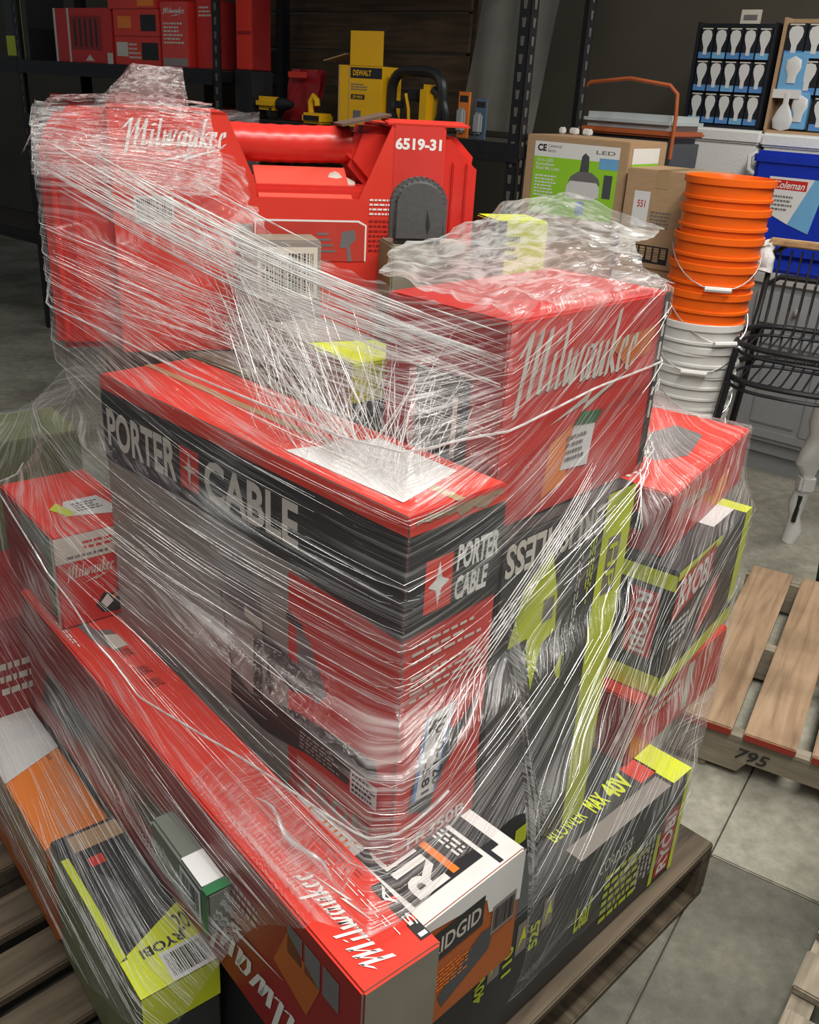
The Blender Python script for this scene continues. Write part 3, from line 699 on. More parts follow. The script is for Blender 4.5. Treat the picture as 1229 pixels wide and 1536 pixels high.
# ================================================================== THE LOAD
LOAD = []
def load(c, wrap=True):
    if wrap: LOAD.append(c.foot())
    return c
# N: long black and lime carton at the bottom -----------------------------
V46 = (math.cos(R(46)), math.sin(R(46)))
NX, NY = .144 - .27 * V46[0], .991 - .27 * V46[1]
n = load(Carton('leaf_blower_box', 'long black carton with lime icons at the bottom of the load on the pallet', 'box', NX, NY, .145, 46, .887, .34, .25, CHAR, CHAR, CHAR))
n.R = Face(n.root, lambda a, t_, l: (a - .06, -l, t_), .947, .25); n.T = Face(n.root, lambda a, t_, l: (a - .06, t_, .25 + l), .947, .34)
f = n.R
for k, (x, txt) in enumerate(((.345, '40V'), (.415, '110'), (.485, '525'))):
    f.text(txt, x, .50 + k * .03, x + .026, .74 + k * .03, LIME, bold=.03, rot=90); f.rect(x + .032, .60 + k * .03, x + .062, .88 + k * .03, GREYBOX, 'icon_panel'); f.poly([(x + .036, .64 + k * .03), (x + .05, .84 + k * .03), (x + .058, .7 + k * .03), (x + .048, .72 + k * .03)], LIMEB, 'icon_print', 2)
f.text('Leaf', .63, .30, .68, .55, LIME, bold=.03); f.lines(.72, .12, .88, .62, 6, LIME, fill=.55); f.text('CORDLESS', .69, .68, .80, .80, SILVER, bold=.01)
f.rect(.985, 0, 1, 1, LIMEB, 'lime_edge'); f.rect(.925, .05, .98, .70, RED, 'red_panel'); f.text('RYOBI', .932, .08, .972, .66, WHITE, rot=90, layer=3, bold=.03); f.rect(.905, .02, .92, .55, LIME, 'lime_stripe'); f.lines(.84, .1, .90, .6, 4, SILVER, vert=True)
f = n.T
f.rect(.93, .0, 1, .3, LIMEB, 'lime_patch'); f.rect(.88, .12, .935, .27, RED2, 'red_panel'); f.text('40V', .80, .14, .87, .26, LIMEB, bold=.04); f.text('MAX', .74, .15, .79, .25, LIMEB, bold=.04); f.text('BLOWER', .62, .16, .72, .24, LIME)
f.rect(.62, .0, .92, .10, GREYBOX, 'grey_band')

# supports in the core of the load
load(Carton('core_carton', 'plain brown carton low in the middle of the load', 'box', -.123, 1.304, .145, 47, .48, .67, .485, KRAFT, OLIVE, KRAFT))
load(Carton('core_carton', 'olive carton high in the load under the red saw case', 'box', -.123, 1.304, .632, 47, .48, .67, .486, OLIVE, OLIVE, GREYCARD))
load(Carton('core_carton', 'grey carton under the tall orange-red nailer carton', 'box', -.16, 1.10, .397, 46.5, .16, .34, .209, GREYCARD))

# C: white and orange carton -----------------------------------------------
c = load(Carton('sander_box', 'white topped orange carton wedged under the tall nailer carton', 'box', .047, .834, .397, 46, .205, .29, .209, DORANGE, DORANGE, WHITE), False)
f = c.R
f.poly([(0, 1), (0, .88), (.08, .92), (.62, .80), (.66, .66), (1, .55), (1, 1)], WHITE, 'white_flap'); f.poly([(.06, .60), (.60, .60), (.60, .86), (.06, .86)], BLACK, 'black_panel', 2)
f.text('RIDGID', .10, .66, .57, .80, SILVER, layer=3, bold=.02); f.barcode(.70, .42, .95, .68, GREYBOX, layer=2); f.poly([(.25, .12), (.7, .3), (.75, .5), (.6, .52), (.2, .25)], GREYPL, 'tool_print', 1); f.lines(.1, .3, .5, .5, 6, ORANGE)
f = c.T
f.rect(.08, .10, .72, .50, BLACK, 'black_panel'); f.text('RIDGID', .14, .11, .42, .95, WHITE, rot=90, layer=3, bold=.03); f.rect(.46, .12, .52, .40, ORANGE, 'orange_bar', 3)
f.rect(.76, .02, .80, .55, BLACK, 'black_stripe'); f.rect(.80, .10, .88, .52, BLACK, 'black_stripe'); f.lines(.58, .12, .70, .48, 3, WHITE, vert=True, layer=3); f.lines(.06, .54, .96, .9, 9, ORANGE, fill=.35); f.text('15 AMP', .84, .56, .95, .70, ORANGE, rot=90)

# B: long red carton ---------------------------------------------------------
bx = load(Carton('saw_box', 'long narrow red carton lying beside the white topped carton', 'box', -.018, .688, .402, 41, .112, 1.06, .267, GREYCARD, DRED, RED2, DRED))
f = bx.T
f.script(.14, .015, .60, .17, WHITE, rot=90); f.lines(.64, .02, .74, .17, 2, WHITE, vert=True, fill=.22); f.lines(.76, .12, .95, .24, 4, DRED, vert=True, fill=.22)
for k in range(3): f.rect(.84, .015 + k * .033, .98, .04 + k * .033, INK, 'rating_mark'); 
f.text('15 A', .86, .018, .96, .10, WHITE, rot=90, layer=3)
for y0 in (.60, .64, .70): f.text('SAW', .55, y0, .75, y0 + .025, DRED, rot=90)
f.poly([(.35, .78), (.55, .72), (.75, .74), (.70, .79), (.52, .80), (.42, .86), (.33, .85)], GINK, 'tool_print'); f.poly([(.5, .73), (.74, .73), (.73, .77), (.55, .78)], SILVER, 'tool_print', 2); f.lines(.08, .76, .16, .86, 2, WHITE, vert=True)
f = bx.L
f.script(.60, .04, .965, .50, WHITE, rot=180); f.poly([(.83, .56), (.90, .46), (.925, .72), (.86, .84)], DORANGE, 'orange_print'); f.lines(.72, .60, .8, .75, 3, CREAM); 
for k in range(3): f.rect(.86 + k * .035, .72, .89 + k * .035, .9, GINK, 'rating_mark')
f.poly([(.05, .2), (.5, .35), (.55, .6), (.1, .55)], BLACK, 'tool_print')
f = bx.R; f.poly([(.2, .1), (.8, .2), (.7, .5), (.35, .6)], GREYBOX, 'faded_print')

# small green box wedged beside B
t = thing('battery_box', 'small green and grey box with barcode against the long red carton', 'box', (-.228, .865, .53), R(39.8))
b = MB(); b.box(0, 0, 0, .035, .17, .075, bev=.004); b.build('carton_body', M('grey_green_card', (.14, .155, .13), .4), t)
ff = Face(t, lambda a, q, l: (-l, .17 - a, q), .17, .075); ff.barcode(.55, .15, .9, .9, PAPER); ff.rect(.91, 0, 1, 1, GREENP, 'green_band')
ff = Face(t, lambda a, q, l: (a, q, .075 + l), .035, .17); ff.rect(0, 0, 1, .09, GREENP, 'green_band'); ff.rect(.05, .10, .95, .45, PAPER, 'white_label')

# K, J, white carton at lower left ----------------------------------------------
k_ = load(Carton('chainsaw_box', 'low black carton with lime end and barcode beside the long red carton', 'box', -.326, .868, .145, 39.8, .118, .36, .256, CHAR, OLIVE, BLACK))
f = k_.T
f.poly([(0, 0), (1, 0), (1, .36), (.0, .20)], LIMEB, 'lime_panel'); f.text('RYOBI', .25, .16, .80, .21, INK, bold=.03, layer=3, rot=180); f.rect(.0, .2, .10, .85, LIME, 'lime_edge'); f.barcode(.42, -.0, .98, .15, PAPER, layer=3); f.text('20', .78, .2, .95, .3, INK, layer=3)
f.poly([(.25, .3), (.45, .28), (.5, .6), (.3, .7)], GREYPL, 'tool_print'); f.rect(.3, .74, .5, .8, RED, 'red_patch'); f.rect(.2, .86, .9, .97, KRAFT, 'kraft_patch')
k_.R.rect(.0, .72, 1, 1, LIME, 'lime_panel')
j_ = load(Carton('orange_box', 'bright orange topped carton behind the low black carton', 'box', -.575, 1.165, .145, 41, .115, .40, .215, DORANGE, DORANGE, ORANGE))
j_.T.rect(.75, .55, .82, .65, DORANGE, 'scuff'); j_.L.rect(.0, .5, 1, 1, KRAFT, 'kraft_band'); j_.R.poly([(0, .4), (1, .6), (1, 1), (0, 1)], DORANGE, 'brown_panel')
w_ = load(Carton('red_carton', 'dark red carton end sticking out behind the orange topped carton', 'box', -.80, 1.50, .145, 41, .16, .3, .43, DRED, DRED, DRED))
w_.R.lines(.1, .6, .8, .8, 3, CREAM)
j_.T.poly([(0, .50), (1, .62), (1, 1), (0, 1)], PAPER, 'paper_sheet', 2)
# I: red and white drill carton -----------------------------------------------
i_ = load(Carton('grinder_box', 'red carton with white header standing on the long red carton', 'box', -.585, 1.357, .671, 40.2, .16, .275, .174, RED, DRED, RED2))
f = i_.R; f.rect(0, .72, 1, 1, CREAM, 'white_header'); f.lines(.3, .82, .95, .93, 2, RED); f.lines(.12, .74, .6, .80, 1, GINK); f.script(.10, .46, .62, .70, CREAM)
f.poly([(.38, .18), (.48, .30), (.60, .26), (.80, .38), (.86, .34), (.82, .12), (.60, .05), (.45, .08)], BLACK, 'tool_print'); f.poly([(.44, .2), (.52, .28), (.58, .18), (.5, .12)], PAPER, 'tool_print', 2); f.poly([(.56, .24), (.78, .34), (.76, .28), (.58, .2)], M('skin_print', (.5, .22, .12), .5), 'hand_print', 3)
f = i_.L; f.rect(.95, .0, 1, 1, CREAM, 'white_edge'); f.rect(.86, .1, .94, .98, GREENP, 'print_column'); f.rect(.4, .72, .86, .98, GREYBOX, 'grey_panel')
f = i_.T; f.poly([(.30, .28), (.92, .16), (.80, .50), (.42, .50)], PAPER, 'paper_label', 1); f.poly([(.22, .42), (.34, .26), (.44, .30), (.34, .50)], LIME, 'lime_sticker', 2); f.lines(.46, .3, .8, .45, 4, GINK)
# grey carton right behind I
load(Carton('lime_bag_box', 'olive lime carton behind the red and white carton', 'box', -.92, 1.86, .145, 38, .2, .2, .66, OLIVE, OLIVE, OLIVE))

# A: tall nailer carton ---------------------------------------------------------
a_ = load(Carton('nailer_box', 'tall red, black and grey nailer carton on the load corner', 'box', .001, .930, .608, 46.5, .170, .69, .512, RED, GREYBOX, RED2, RED))
f = a_.L
f.rect(.69, 0, 1, .70, RED, 'red_panel')
f.poly([(0, .965), (1, .955), (1, .685), (.8, .705), (.55, .735), (.3, .735), (0, .72)], BLACK, 'black_band', 2); f.rect(0, .955, 1, 1, RED2, 'red_edge', 3)
f.text('PORTER', .02, .775, .31, .90, SILVER, bold=.03, layer=3); f.text('CABLE', .415, .775, .72, .90, SILVER, bold=.03, layer=3); f.rect(.325, .775, .395, .90, RED, 'red_square', 3); f.poly([(.36, .785), (.366, .83), (.388, .8375), (.366, .845), (.36, .89), (.354, .845), (.332, .8375), (.354, .83)], SILVER, 'star_mark', 4)
# pneumatic nailer picture
f.poly([(.455, .52), (.46, .60), (.50, .675), (.55, .66), (.60, .56), (.61, .44), (.53, .47)], GINK, 'tool_print', 2)
f.poly([(.60, .47), (.72, .43), (.80, .385), (.70, .335), (.62, .38)], INK, 'tool_print', 3); f.poly([(.685, .585), (.735, .565), (.735, .54), (.685, .555)], INK, 'tool_print', 3); f.poly([(.715, .56), (.755, .53), (.81, .40), (.78, .35), (.72, .40)], GINK, 'tool_print', 2)
f.poly([(.575, .43), (.60, .43), (.605, .24), (.57, .24)], INK, 'tool_print', 2); f.poly([(.49, .27), (.56, .225), (.60, .13), (.49, .17)], INK, 'tool_print', 3); f.poly([(.56, .225), (.72, .28), (.95, .30), (.96, .25), (.86, .19), (.70, .15), (.60, .13)], INK, 'tool_print', 3)
f.poly([(.545, .51), (.605, .495), (.607, .465), (.545, .48)], SILVER, 'maker_plate', 3); f.poly([(.625, .37), (.64, .31), (.63, .27), (.615, .31)], INK, 'trigger_print', 3); f.poly([(.455, .52), (.46, .52), (.495, .28), (.49, .27)], INK, 'outline_print', 2)
f.rect(.72, .165, .88, .235, INK, 'black_panel', 4); f.lines(.73, .17, .87, .23, 5, GREYBOX, layer=5); f.rect(.885, .15, .96, .225, PAPER, 'barcode_label', 4); f.lines(.89, .155, .955, .22, 4, INK, layer=5)
f.rect(.72, .095, .95, .135, M('pale_red_print', (.62, .2, .16), .45), 'pale_strip', 2); f.text('FR350B', .60, .03, .95, .085, GREYBOX, layer=3)
f = a_.R
f.poly([(0, .955), (1, .955), (1, .70), (0, .69)], BLACK, 'black_band', 2); f.rect(0, .955, 1, 1, RED2, 'red_edge', 3)
f.rect(.18, .735, .46, .875, RED2, 'red_square', 3); f.poly([(.32, .745), (.35, .79), (.43, .805), (.35, .82), (.32, .865), (.29, .82), (.21, .805), (.29, .79)], WHITE, 'star_mark', 4)
f.text('PORTER', .50, .815, .96, .885, WHITE, bold=.04, layer=3, shear=.12); f.text('CABLE', .50, .735, .86, .80, WHITE, bold=.04, layer=3, shear=.12)
f.lines(.10, .60, .90, .67, 3, CREAM, fill=.35); f.lines(.10, .49, .92, .58, 4, CREAM, fill=.35)
f.poly([(.16, .15), (.42, .10), (.46, .18), (.85, .36), (.9, .41), (.75, .36), (.62, .34), (.5, .38), (.3, .38)], GREYPL, 'tool_print', 2)
f.poly([(.20, .175), (.46, .165), (.62, .43), (.30, .425)], PAPER, 'white_sticker', 3); f.poly([(.30, .425), (.33, .425), (.235, .172), (.20, .175)], BLUEP, 'blue_stripe', 4); f.poly([(.60, .43), (.62, .43), (.46, .165), (.44, .165)], BLUEP, 'blue_stripe', 4)
f.text('1000-120', .42, .19, .53, .40, INK, rot=270, layer=4, bold=.01); f.text('-581', .30, .18, .39, .28, INK, rot=270, layer=4, bold=.02); f.text('1', .34, .37, .42, .41, INK, rot=270, layer=4, bold=.03)
f.text('FR350B', .18, .015, .86, .055, WHITE, bold=.02, layer=3)
f = a_.T; f.poly([(.14, .05), (.86, .09), (.88, .30), (.12, .36)], PAPER, 'paper_sheet', 2); f.rect(.46, .0, .54, 1, TAPE, 'packing_tape')
# torn top edge
b = MB(); npt = 20; vs = []
for i in range(npt + 1):
    x = .01 + .15 * i / npt; vs += [(x, -.0022, .507 + .003 * random.random()), (x, -.0022, .503 - .014 * random.random() * (1 if 5 < i < 18 else .3)), (x, -.003, .512)]
b.add(vs, [(i * 3, i * 3 + 1, i * 3 + 4, i * 3 + 3) for i in range(npt)]); b.build('torn_edge', KRAFTD, a_.root)

# D: upside-down black/lime tool carton -------------------------------------------
d_ = load(Carton('trimmer_box', 'tall black carton with lime stripe and upside-down lettering beside the nailer carton', 'box', .124, 1.071, .398, 47, .317, .30, .633, CHAR, CHAR, CHAR))
f = d_.R
f.rect(.76, 0, 1, 1, LIME, 'lime_stripe'); f.poly([(.76, 0), (.80, 0), (.76, .6)], CHAR, 'black_wedge', 2); f.text('BRUSHLESS', .02, .905, .74, .985, SILVER, rot=180, bold=.03); f.rect(.82, .72, .93, .88, GREYBOX, 'badge'); f.text('HP', .84, .74, .91, .86, LIME, rot=270, layer=3)
f.poly([(.10, .72), (.18, .86), (.36, .92), (.44, .80), (.46, .70), (.36, .68), (.32, .56), (.26, .66), (.12, .66)], LIME, 'tool_print'); f.poly([(.34, .74), (.42, .74), (.42, .80), (.34, .80)], GINK, 'tool_print', 2); f.poly([(.02, .64), (.16, .58), (.26, .62), (.24, .72), (.08, .72)], GREYPL, 'tool_print', 2)
f.poly([(.50, .58), (.55, .62), (.56, .54), (.53, .55)], LIME, 'tool_print'); f.lines(.66, .72, .72, .90, 3, LIME, vert=True); f.lines(.58, .66, .62, .88, 2, SILVER, vert=True)
f.text('LITHIUM', .04, .07, .10, .19, SILVER, rot=90); f.text('40V', .14, .04, .22, .10, SILVER, rot=90, bold=.03); f.text('POWER', .24, .03, .30, .11, LIME, rot=90); f.rect(.36, .06, .46, .12, LIME, 'lime_patch')
f.text('String', .5, .10, .62, .15, SILVER, rot=0)

# E: red script carton -------------------------------------------------------------
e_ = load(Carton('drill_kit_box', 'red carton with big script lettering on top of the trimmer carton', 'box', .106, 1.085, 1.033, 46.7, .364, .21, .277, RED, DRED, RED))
f = e_.R
f.script(.05, .46, .80, .97, SILVER); f.rect(.955, .05, 1, 1, BLACK, 'black_edge'); f.lines(.962, .1, .995, .95, 1, CREAM, vert=True)
f.poly([(.28, .08), (.42, .14), (.45, .44), (.30, .36)], ORANGE, 'orange_print'); f.poly([(.38, .20), (.56, .18), (.58, .40), (.44, .42)], PAPER, 'white_label', 2); f.poly([(.43, .42), (.58, .40), (.62, .46), (.48, .48)], GREENP, 'green_print', 3); f.poly([(.60, .80), (.93, .84), (.90, .70), (.74, .66)], M('fire_print', (.55, .14, .03), .4), 'fire_print', 1); f.lines(.40, .23, .54, .38, 4, GINK, layer=4)
f = e_.L; f.rect(.3, .2, .75, .7, BLACK, 'tool_print'); f.rect(.62, .3, .66, .6, SILVER, 'print_bar', 2)

# L1, L2, L3 on the right ---------------------------------------------------------------
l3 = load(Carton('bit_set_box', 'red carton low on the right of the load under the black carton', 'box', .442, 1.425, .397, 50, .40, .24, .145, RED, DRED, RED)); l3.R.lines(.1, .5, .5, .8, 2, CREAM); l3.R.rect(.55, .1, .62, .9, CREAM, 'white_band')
l2 = load(Carton('battery_kit_box', 'black carton with lime bands and red name panels on the load right side', 'box', .480, 1.449, .544, 54.3, .389, .25, .263, CHAR, CHAR, CHAR))
f = l2.L; f.rect(0, .85, 1, .97, LIME, 'lime_band'); f.rect(0, .0, 1, .16, LIME, 'lime_band'); f.rect(.68, .28, .90, .80, RED, 'red_panel'); f.text('RYOBI', .73, .30, .85, .78, WHITE, rot=270, layer=3, bold=.03)
f = l2.R; f.rect(0, .0, 1, .13, LIME, 'lime_band'); f.rect(.0, .93, .55, 1, LIME, 'lime_band'); f.poly([(.0, .60), (.48, .72), (.48, .98), (.04, .94)], RED, 'red_panel'); f.text('RYOBI', .05, .68, .44, .92, WHITE, layer=3, bold=.03); f.lines(.03, .36, .3, .58, 4, PAPER, fill=.6); f.poly([(.4, .2), (.62, .35), (.62, .65), (.45, .5)], RED2, 'red_print'); f.rect(.9, .2, 1, 1, LIME, 'lime_edge')
f = l2.T; f.rect(.6, .1, .9, .4, PAPER, 'paper_label'); f.rect(.9, .0, 1, 1, LIME, 'lime_edge')
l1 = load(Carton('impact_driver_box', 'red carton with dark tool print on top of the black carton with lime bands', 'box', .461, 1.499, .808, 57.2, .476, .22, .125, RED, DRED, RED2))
f = l1.T; f.poly([(.30, .40), (.45, .22), (.75, .30), (.80, .60), (.60, .72), (.46, .62), (.34, .75)], GINK, 'tool_print'); f.lines(.04, .3, .14, .8, 2, CREAM, vert=True); f.poly([(.3, .55), (.38, .5), (.4, .7), (.32, .72)], SILVER, 'tool_print', 2)
f = l1.R; f.script(.1, .4, .5, .8, CREAM); f.poly([(.55, .1), (.75, .2), (.75, .6), (.6, .5)], ORANGE, 'orange_print'); l1.L.poly([(.3, .3), (.8, .35), (.75, .6), (.4, .6)], BLACK, 'tool_print')
# lime boxes behind/between
s_ = Carton('lime_tool_box', 'lime yellow carton end poking up behind the script carton', 'box', .125, 1.70, 1.119, 20, .10, .10, .232, LIMEB, BLACK, LIMEB); s_.R.lines(.1, .7, .5, .9, 3, INK); s_.R.rect(0, 0, .18, 1, BLACK, 'black_edge'); load(s_)
y_ = Carton('lime_trimmer_box', 'lime and grey carton lying between the red case and script carton', 'box', -.09, 1.25, 1.1215, 37, .11, .26, .08, LIME, GREYCARD, LIME); y_.R.rect(.0, 0, 1, .3, BLACK, 'black_band'); y_.T.poly([(.0, .5), (1, .4), (1, 1), (0, 1)], GREYBOX, 'grey_panel'); y_.L.lines(.1, .2, .8, .8, 3, INK)
load(y_)
g2 = Carton('label_carton', 'grey carton with paper label at the foot of the red case', 'box', -.29, 1.488, 1.119, 19, .13, .07, .205, GREYBOX, GREYBOX, GREYCARD); g2.R.barcode(.2, .55, .95, .95, CREAM); g2.R.lines(.1, .1, .8, .4, 4, GINK); load(g2)

# G: red saw case in its cardboard sleeve ----------------------------------------------
GX, GY, GZ, GYAW, GW, GH, GD = -.601, 1.50, 1.121, 18.0, .726, .382, .20
t = thing('saw_case', 'red plastic saw case with handle in a cut-out red cardboard sleeve', 'tool case', (GX, GY, GZ), R(GYAW))
LOAD.append(([(GX + math.cos(R(GYAW)) * a - math.sin(R(GYAW)) * b_, GY + math.sin(R(GYAW)) * a + math.cos(R(GYAW)) * b_) for a, b_ in ((.0, 0), (GW, 0), (GW, GD), (.0, GD))], GZ, GZ + GH - .02))
def gx(pts, y0, y1, bev=.006):
    bm = bmesh.new(); vs = [bm.verts.new((x * GW, y0, z_ * GH)) for x, z_ in pts]; fc = bm.faces.new(vs)
    r_ = bmesh.ops.extrude_face_region(bm, geom=[fc]); 
    for v in r_['geom']:
        if isinstance(v, bmesh.types.BMVert): v.co.y = y1
    bmesh.ops.recalc_face_normals(bm, faces=bm.faces[:])
    if bev: bmesh.ops.bevel(bm, geom=bm.edges[:], offset=bev, segments=2, affect='EDGES')
    return bm
case = MB()
case.bm(gx([(0, .0), (0, .86), (.045, .985), (.16, .985), (.16, .0)], .026, GD - .012, .012)); case.bm(gx([(.16, .0), (.16, .72), (.80, .72), (.80, .0)], .012, GD - .012, .006))
case.bm(gx([(.80, .0), (.80, .965), (.93, .965), (1.0, .84), (1.0, .0)], .012, GD - .012, .012)); case.build('case_shell', REDPLASTIC, t, True)
ribs = MB()
for x in (.93, .965, .02, .06):
    ribs = MB(); ribs.bm(gx([(x, .05), (x, .84), (x + .012, .83), (x + .012, .05)], .006, .014, .002)); ribs.build('case_rib', REDPLASTIC, t, True)
h = MB(); hp = []
nn = 30
for i in range(nn):
    u = i / (nn - 1); hp.append((GW * (.36 + .34 * u), GD * .45, GH * (.885 - .008 * math.sin(u * math.pi))))
h.tube(hp, [.031 + .0006 * math.cos(i * 1.9) for i in range(nn)], 14); h.build('handle_grip', REDPLASTIC, t, True)
for x0, x1 in ((.22, .38), (.68, .82)):
    h = MB(); h.bm(gx([(x0, .68), (x0, .96), (x1, .96), (x1, .68)] if x0 < .5 else [(x0, .82), (x0 + .03, .97), (x1, .97), (x1, .66), (x0 + .08, .66)], GD * .25, GD * .68, .012)); h.build('handle_mount', REDPLASTIC, t, True)
# sleeve: front sheet with U cut-out
sl_ = MB()
out = [(.145, .0), (.145, 1.0), (.395, 1.0), (.455, .745), (.46, .67), (.70, .67), (.775, .985), (.905, .985), (.905, .0)]
for y0, y1 in ((0, .005), (GD - .005, GD)):
    sl_.prism([(x * GW, z_ * GH) for x, z_ in out], y0, y1, mp=lambda x, q, n_: (x, n_, q))
sl_.box(.145 * GW, .0, GH - .004, .395 * GW, GD, GH); sl_.box(.775 * GW, 0, .985 * GH - .004, .905 * GW, GD, .985 * GH)
slv = sl_.build('cardboard_sleeve', RED2, t)
fl_ = MB(); fl_.box(0, 0, 0, .22 * GW, .004, .085, bev=.001, mat=Matrix.Translation((.465 * GW, .002, .67 * GH)) @ Matrix.Rotation(R(-58), 4, 'X')); fl_.build('folded_flap', M('light_red_card', (.74, .09, .06), .4), t)
fl_ = MB(); fl_.box(0, 0, 0, .20 * GW, .05, .003, mat=Matrix.Translation((.765 * GW, .004, .985 * GH)) @ Matrix.Rotation(R(6), 4, 'X')); fl_.build('torn_flap', RED2, t)
fl_ = MB(); fl_.box(0, 0, 0, .12 * GW, .07, .004, mat=Matrix.Translation((.665 * GW, .03, .965 * GH)) @ Matrix.Rotation(R(-13), 4, 'Y')); fl_.build('torn_flap', M('dark_kraft', (.12, .07, .045), .8, var=.3), t)
b = MB(); b.tube([(.59 * GW, .06, .69 * GH), (.66 * GW, .06, .74 * GH), (.70 * GW, .06, .70 * GH)], .013, 8); b.build('crumpled_filler', SILVER, t, True)
f = Face(t, lambda a, q, l: (a, -l, q), GW, GH)
f.script(.175, .80, .395, .975, WHITE); f.barcode(.19, .555, .275, .665, PAPER); f.text('6519-31', .782, .885, .895, .935, WHITE, bold=.04)
f.lines(.725, .60, .80, .68, 4, WHITE, fill=.4); f.lines(.725, .44, .80, .59, 7, DRED, fill=.4); f.lines(.38, .10, .5, .14, 1, CREAM); f.rect(.78, .55, .90, .985, M('tape_gloss', (.60, .05, .04), .12), 'clear_tape', 1)
f.poly([(.45, .40), (.455, .58), (.70, .58), (.72, .56), (.72, .40)], WHITE, 'print_outline', 1); f.poly([(.453, .40), (.458, .572), (.698, .572), (.716, .556), (.716, .40)], M('tool_red_print', (.50, .05, .035), .4), 'print_field', 2); f.poly([(.655, .46), (.66, .53), (.69, .54), (.695, .50), (.68, .47), (.685, .40), (.675, .40), (.672, .46)], GINK, 'tool_print', 3)
for q in range(4): f.rect(.60, .44 + q * .025, .645 - q * .006, .45 + q * .025, GINK, 'vent_print', 3)
f.poly([(.46, .36), (.47, .52), (.58, .50), (.60, .42)], GREYPL, 'tool_print', 3)
f.rect(.41, .46, .45, .56, GREYBOX, 'grey_print', 3)
# grey rubber pad
t2 = thing('rubber_pad', 'dark grey rounded rubber pad standing before the red saw case', 'pad', (.045, 1.640, 1.3195), R(14))
pm = Carton('pad_carton', 'flat grey carton under the dark rounded pad', 'box', -.055, 1.568, 1.119, 18, .14, .085, .199, GREYCARD, OLIVE, GREYCARD); load(pm)
prof = [(-.048, 0)] + [(.048 * -math.cos(a), .062 + .043 * math.sin(a)) for a in [math.pi * k / 14 for k in range(15)]] + [(.048, 0)]
bm = bmesh.new(); vs = [bm.verts.new((x, 0, z_)) for x, z_ in prof]; fc = bm.faces.new(vs); r_ = bmesh.ops.extrude_face_region(bm, geom=[fc])
for v in r_['geom']:
    if isinstance(v, bmesh.types.BMVert): v.co.y = .03
bmesh.ops.recalc_face_normals(bm, faces=bm.faces[:]); bmesh.ops.bevel(bm, geom=bm.edges[:], offset=.009, segments=3, affect='EDGES')
b = MB(); b.bm(bm); b.build('pad_body', GREYRUB, t2, True)
b = MB(); b.add([(.012, -.0006, .055), (.018, -.0006, .03), (.014, -.0006, .015), (.010, -.0006, .03)], [(0, 1, 2, 3)]); b.build('slit', INK, t2)
t2.location = (-.012, 1.585, 1.3195)

# ================================================================== STRETCH FILM
def hull2(P):
    P = sorted(set((round(x, 5), round(y, 5)) for x, y in P))
    def half(Q):
        h_ = []
        for p in Q:
            while len(h_) > 1 and (h_[-1][0] - h_[-2][0]) * (p[1] - h_[-2][1]) - (h_[-1][1] - h_[-2][1]) * (p[0] - h_[-2][0]) <= 0: h_.pop()
            h_.append(p)
        return h_[:-1]
    return np.array(half(P) + half(P[::-1]))
FC = np.array([-.08, 1.70]); ZB, ZT, NZ, NT = .20, 1.53, 134, 420
zs = np.linspace(ZB, ZT, NZ); th = np.linspace(R(-205), R(75), NT)
dirs = np.stack([np.cos(th), np.sin(th)], 1)
rad = np.zeros((NZ, NT))
for i, z_ in enumerate(zs):
    P = []
    for ft, z0, z1 in LOAD:
        if z0 - .012 <= z_ <= z1 + .012: P += ft
    if len(P) < 3: rad[i] = rad[i - 1]; continue
    h_ = hull2(P + [(FC[0] - .05, FC[1]), (FC[0] + .05, FC[1]), (FC[0], FC[1] + .05)])
    e = np.roll(h_, -1, 0) - h_; nn_ = np.stack([e[:, 1], -e[:, 0]], 1); nn_ /= np.linalg.norm(nn_, axis=1)[:, None]
    dd = ((h_ - FC) * nn_).sum(1); den = dirs @ nn_.T
    q = np.where(den > 1e-6, dd[None, :] / np.maximum(den, 1e-6), 1e9); rad[i] = q.min(1)
env = rad.copy()
for a in range(1, 17):
    for b2 in range(1, 17):
        t_ = np.full_like(rad, -1); t_[a:NZ - b2] = (rad[:NZ - a - b2] * b2 + rad[a + b2:] * a) / (a + b2); env = np.maximum(env, t_)
rad = np.maximum(rad, .12 * rad + .88 * env)
for _ in range(2): rad[1:-1] = np.maximum(rad[1:-1], .25 * rad[:-2] + .5 * rad[1:-1] + .25 * rad[2:])
rad += .006
arc = th * .75
def film_r(ti, zi):
    ti = min(max(ti, 0), NT - 1.001); zi = min(max(zi, 0), NZ - 1.001); a, b2 = int(ti), int(zi); fa, fb = ti - a, zi - b2
    return (rad[b2, a] * (1 - fa) + rad[b2, a + 1] * fa) * (1 - fb) + (rad[b2 + 1, a] * (1 - fa) + rad[b2 + 1, a + 1] * fa) * fb
def film_pt(theta, z_, off=0.0):
    ti = (theta - th[0]) / (th[-1] - th[0]) * (NT - 1); zi = (z_ - ZB) / (ZT - ZB) * (NZ - 1)
    r_ = film_r(ti, zi) + off; return Vector((FC[0] + r_ * math.cos(theta), FC[1] + r_ * math.sin(theta), z_))
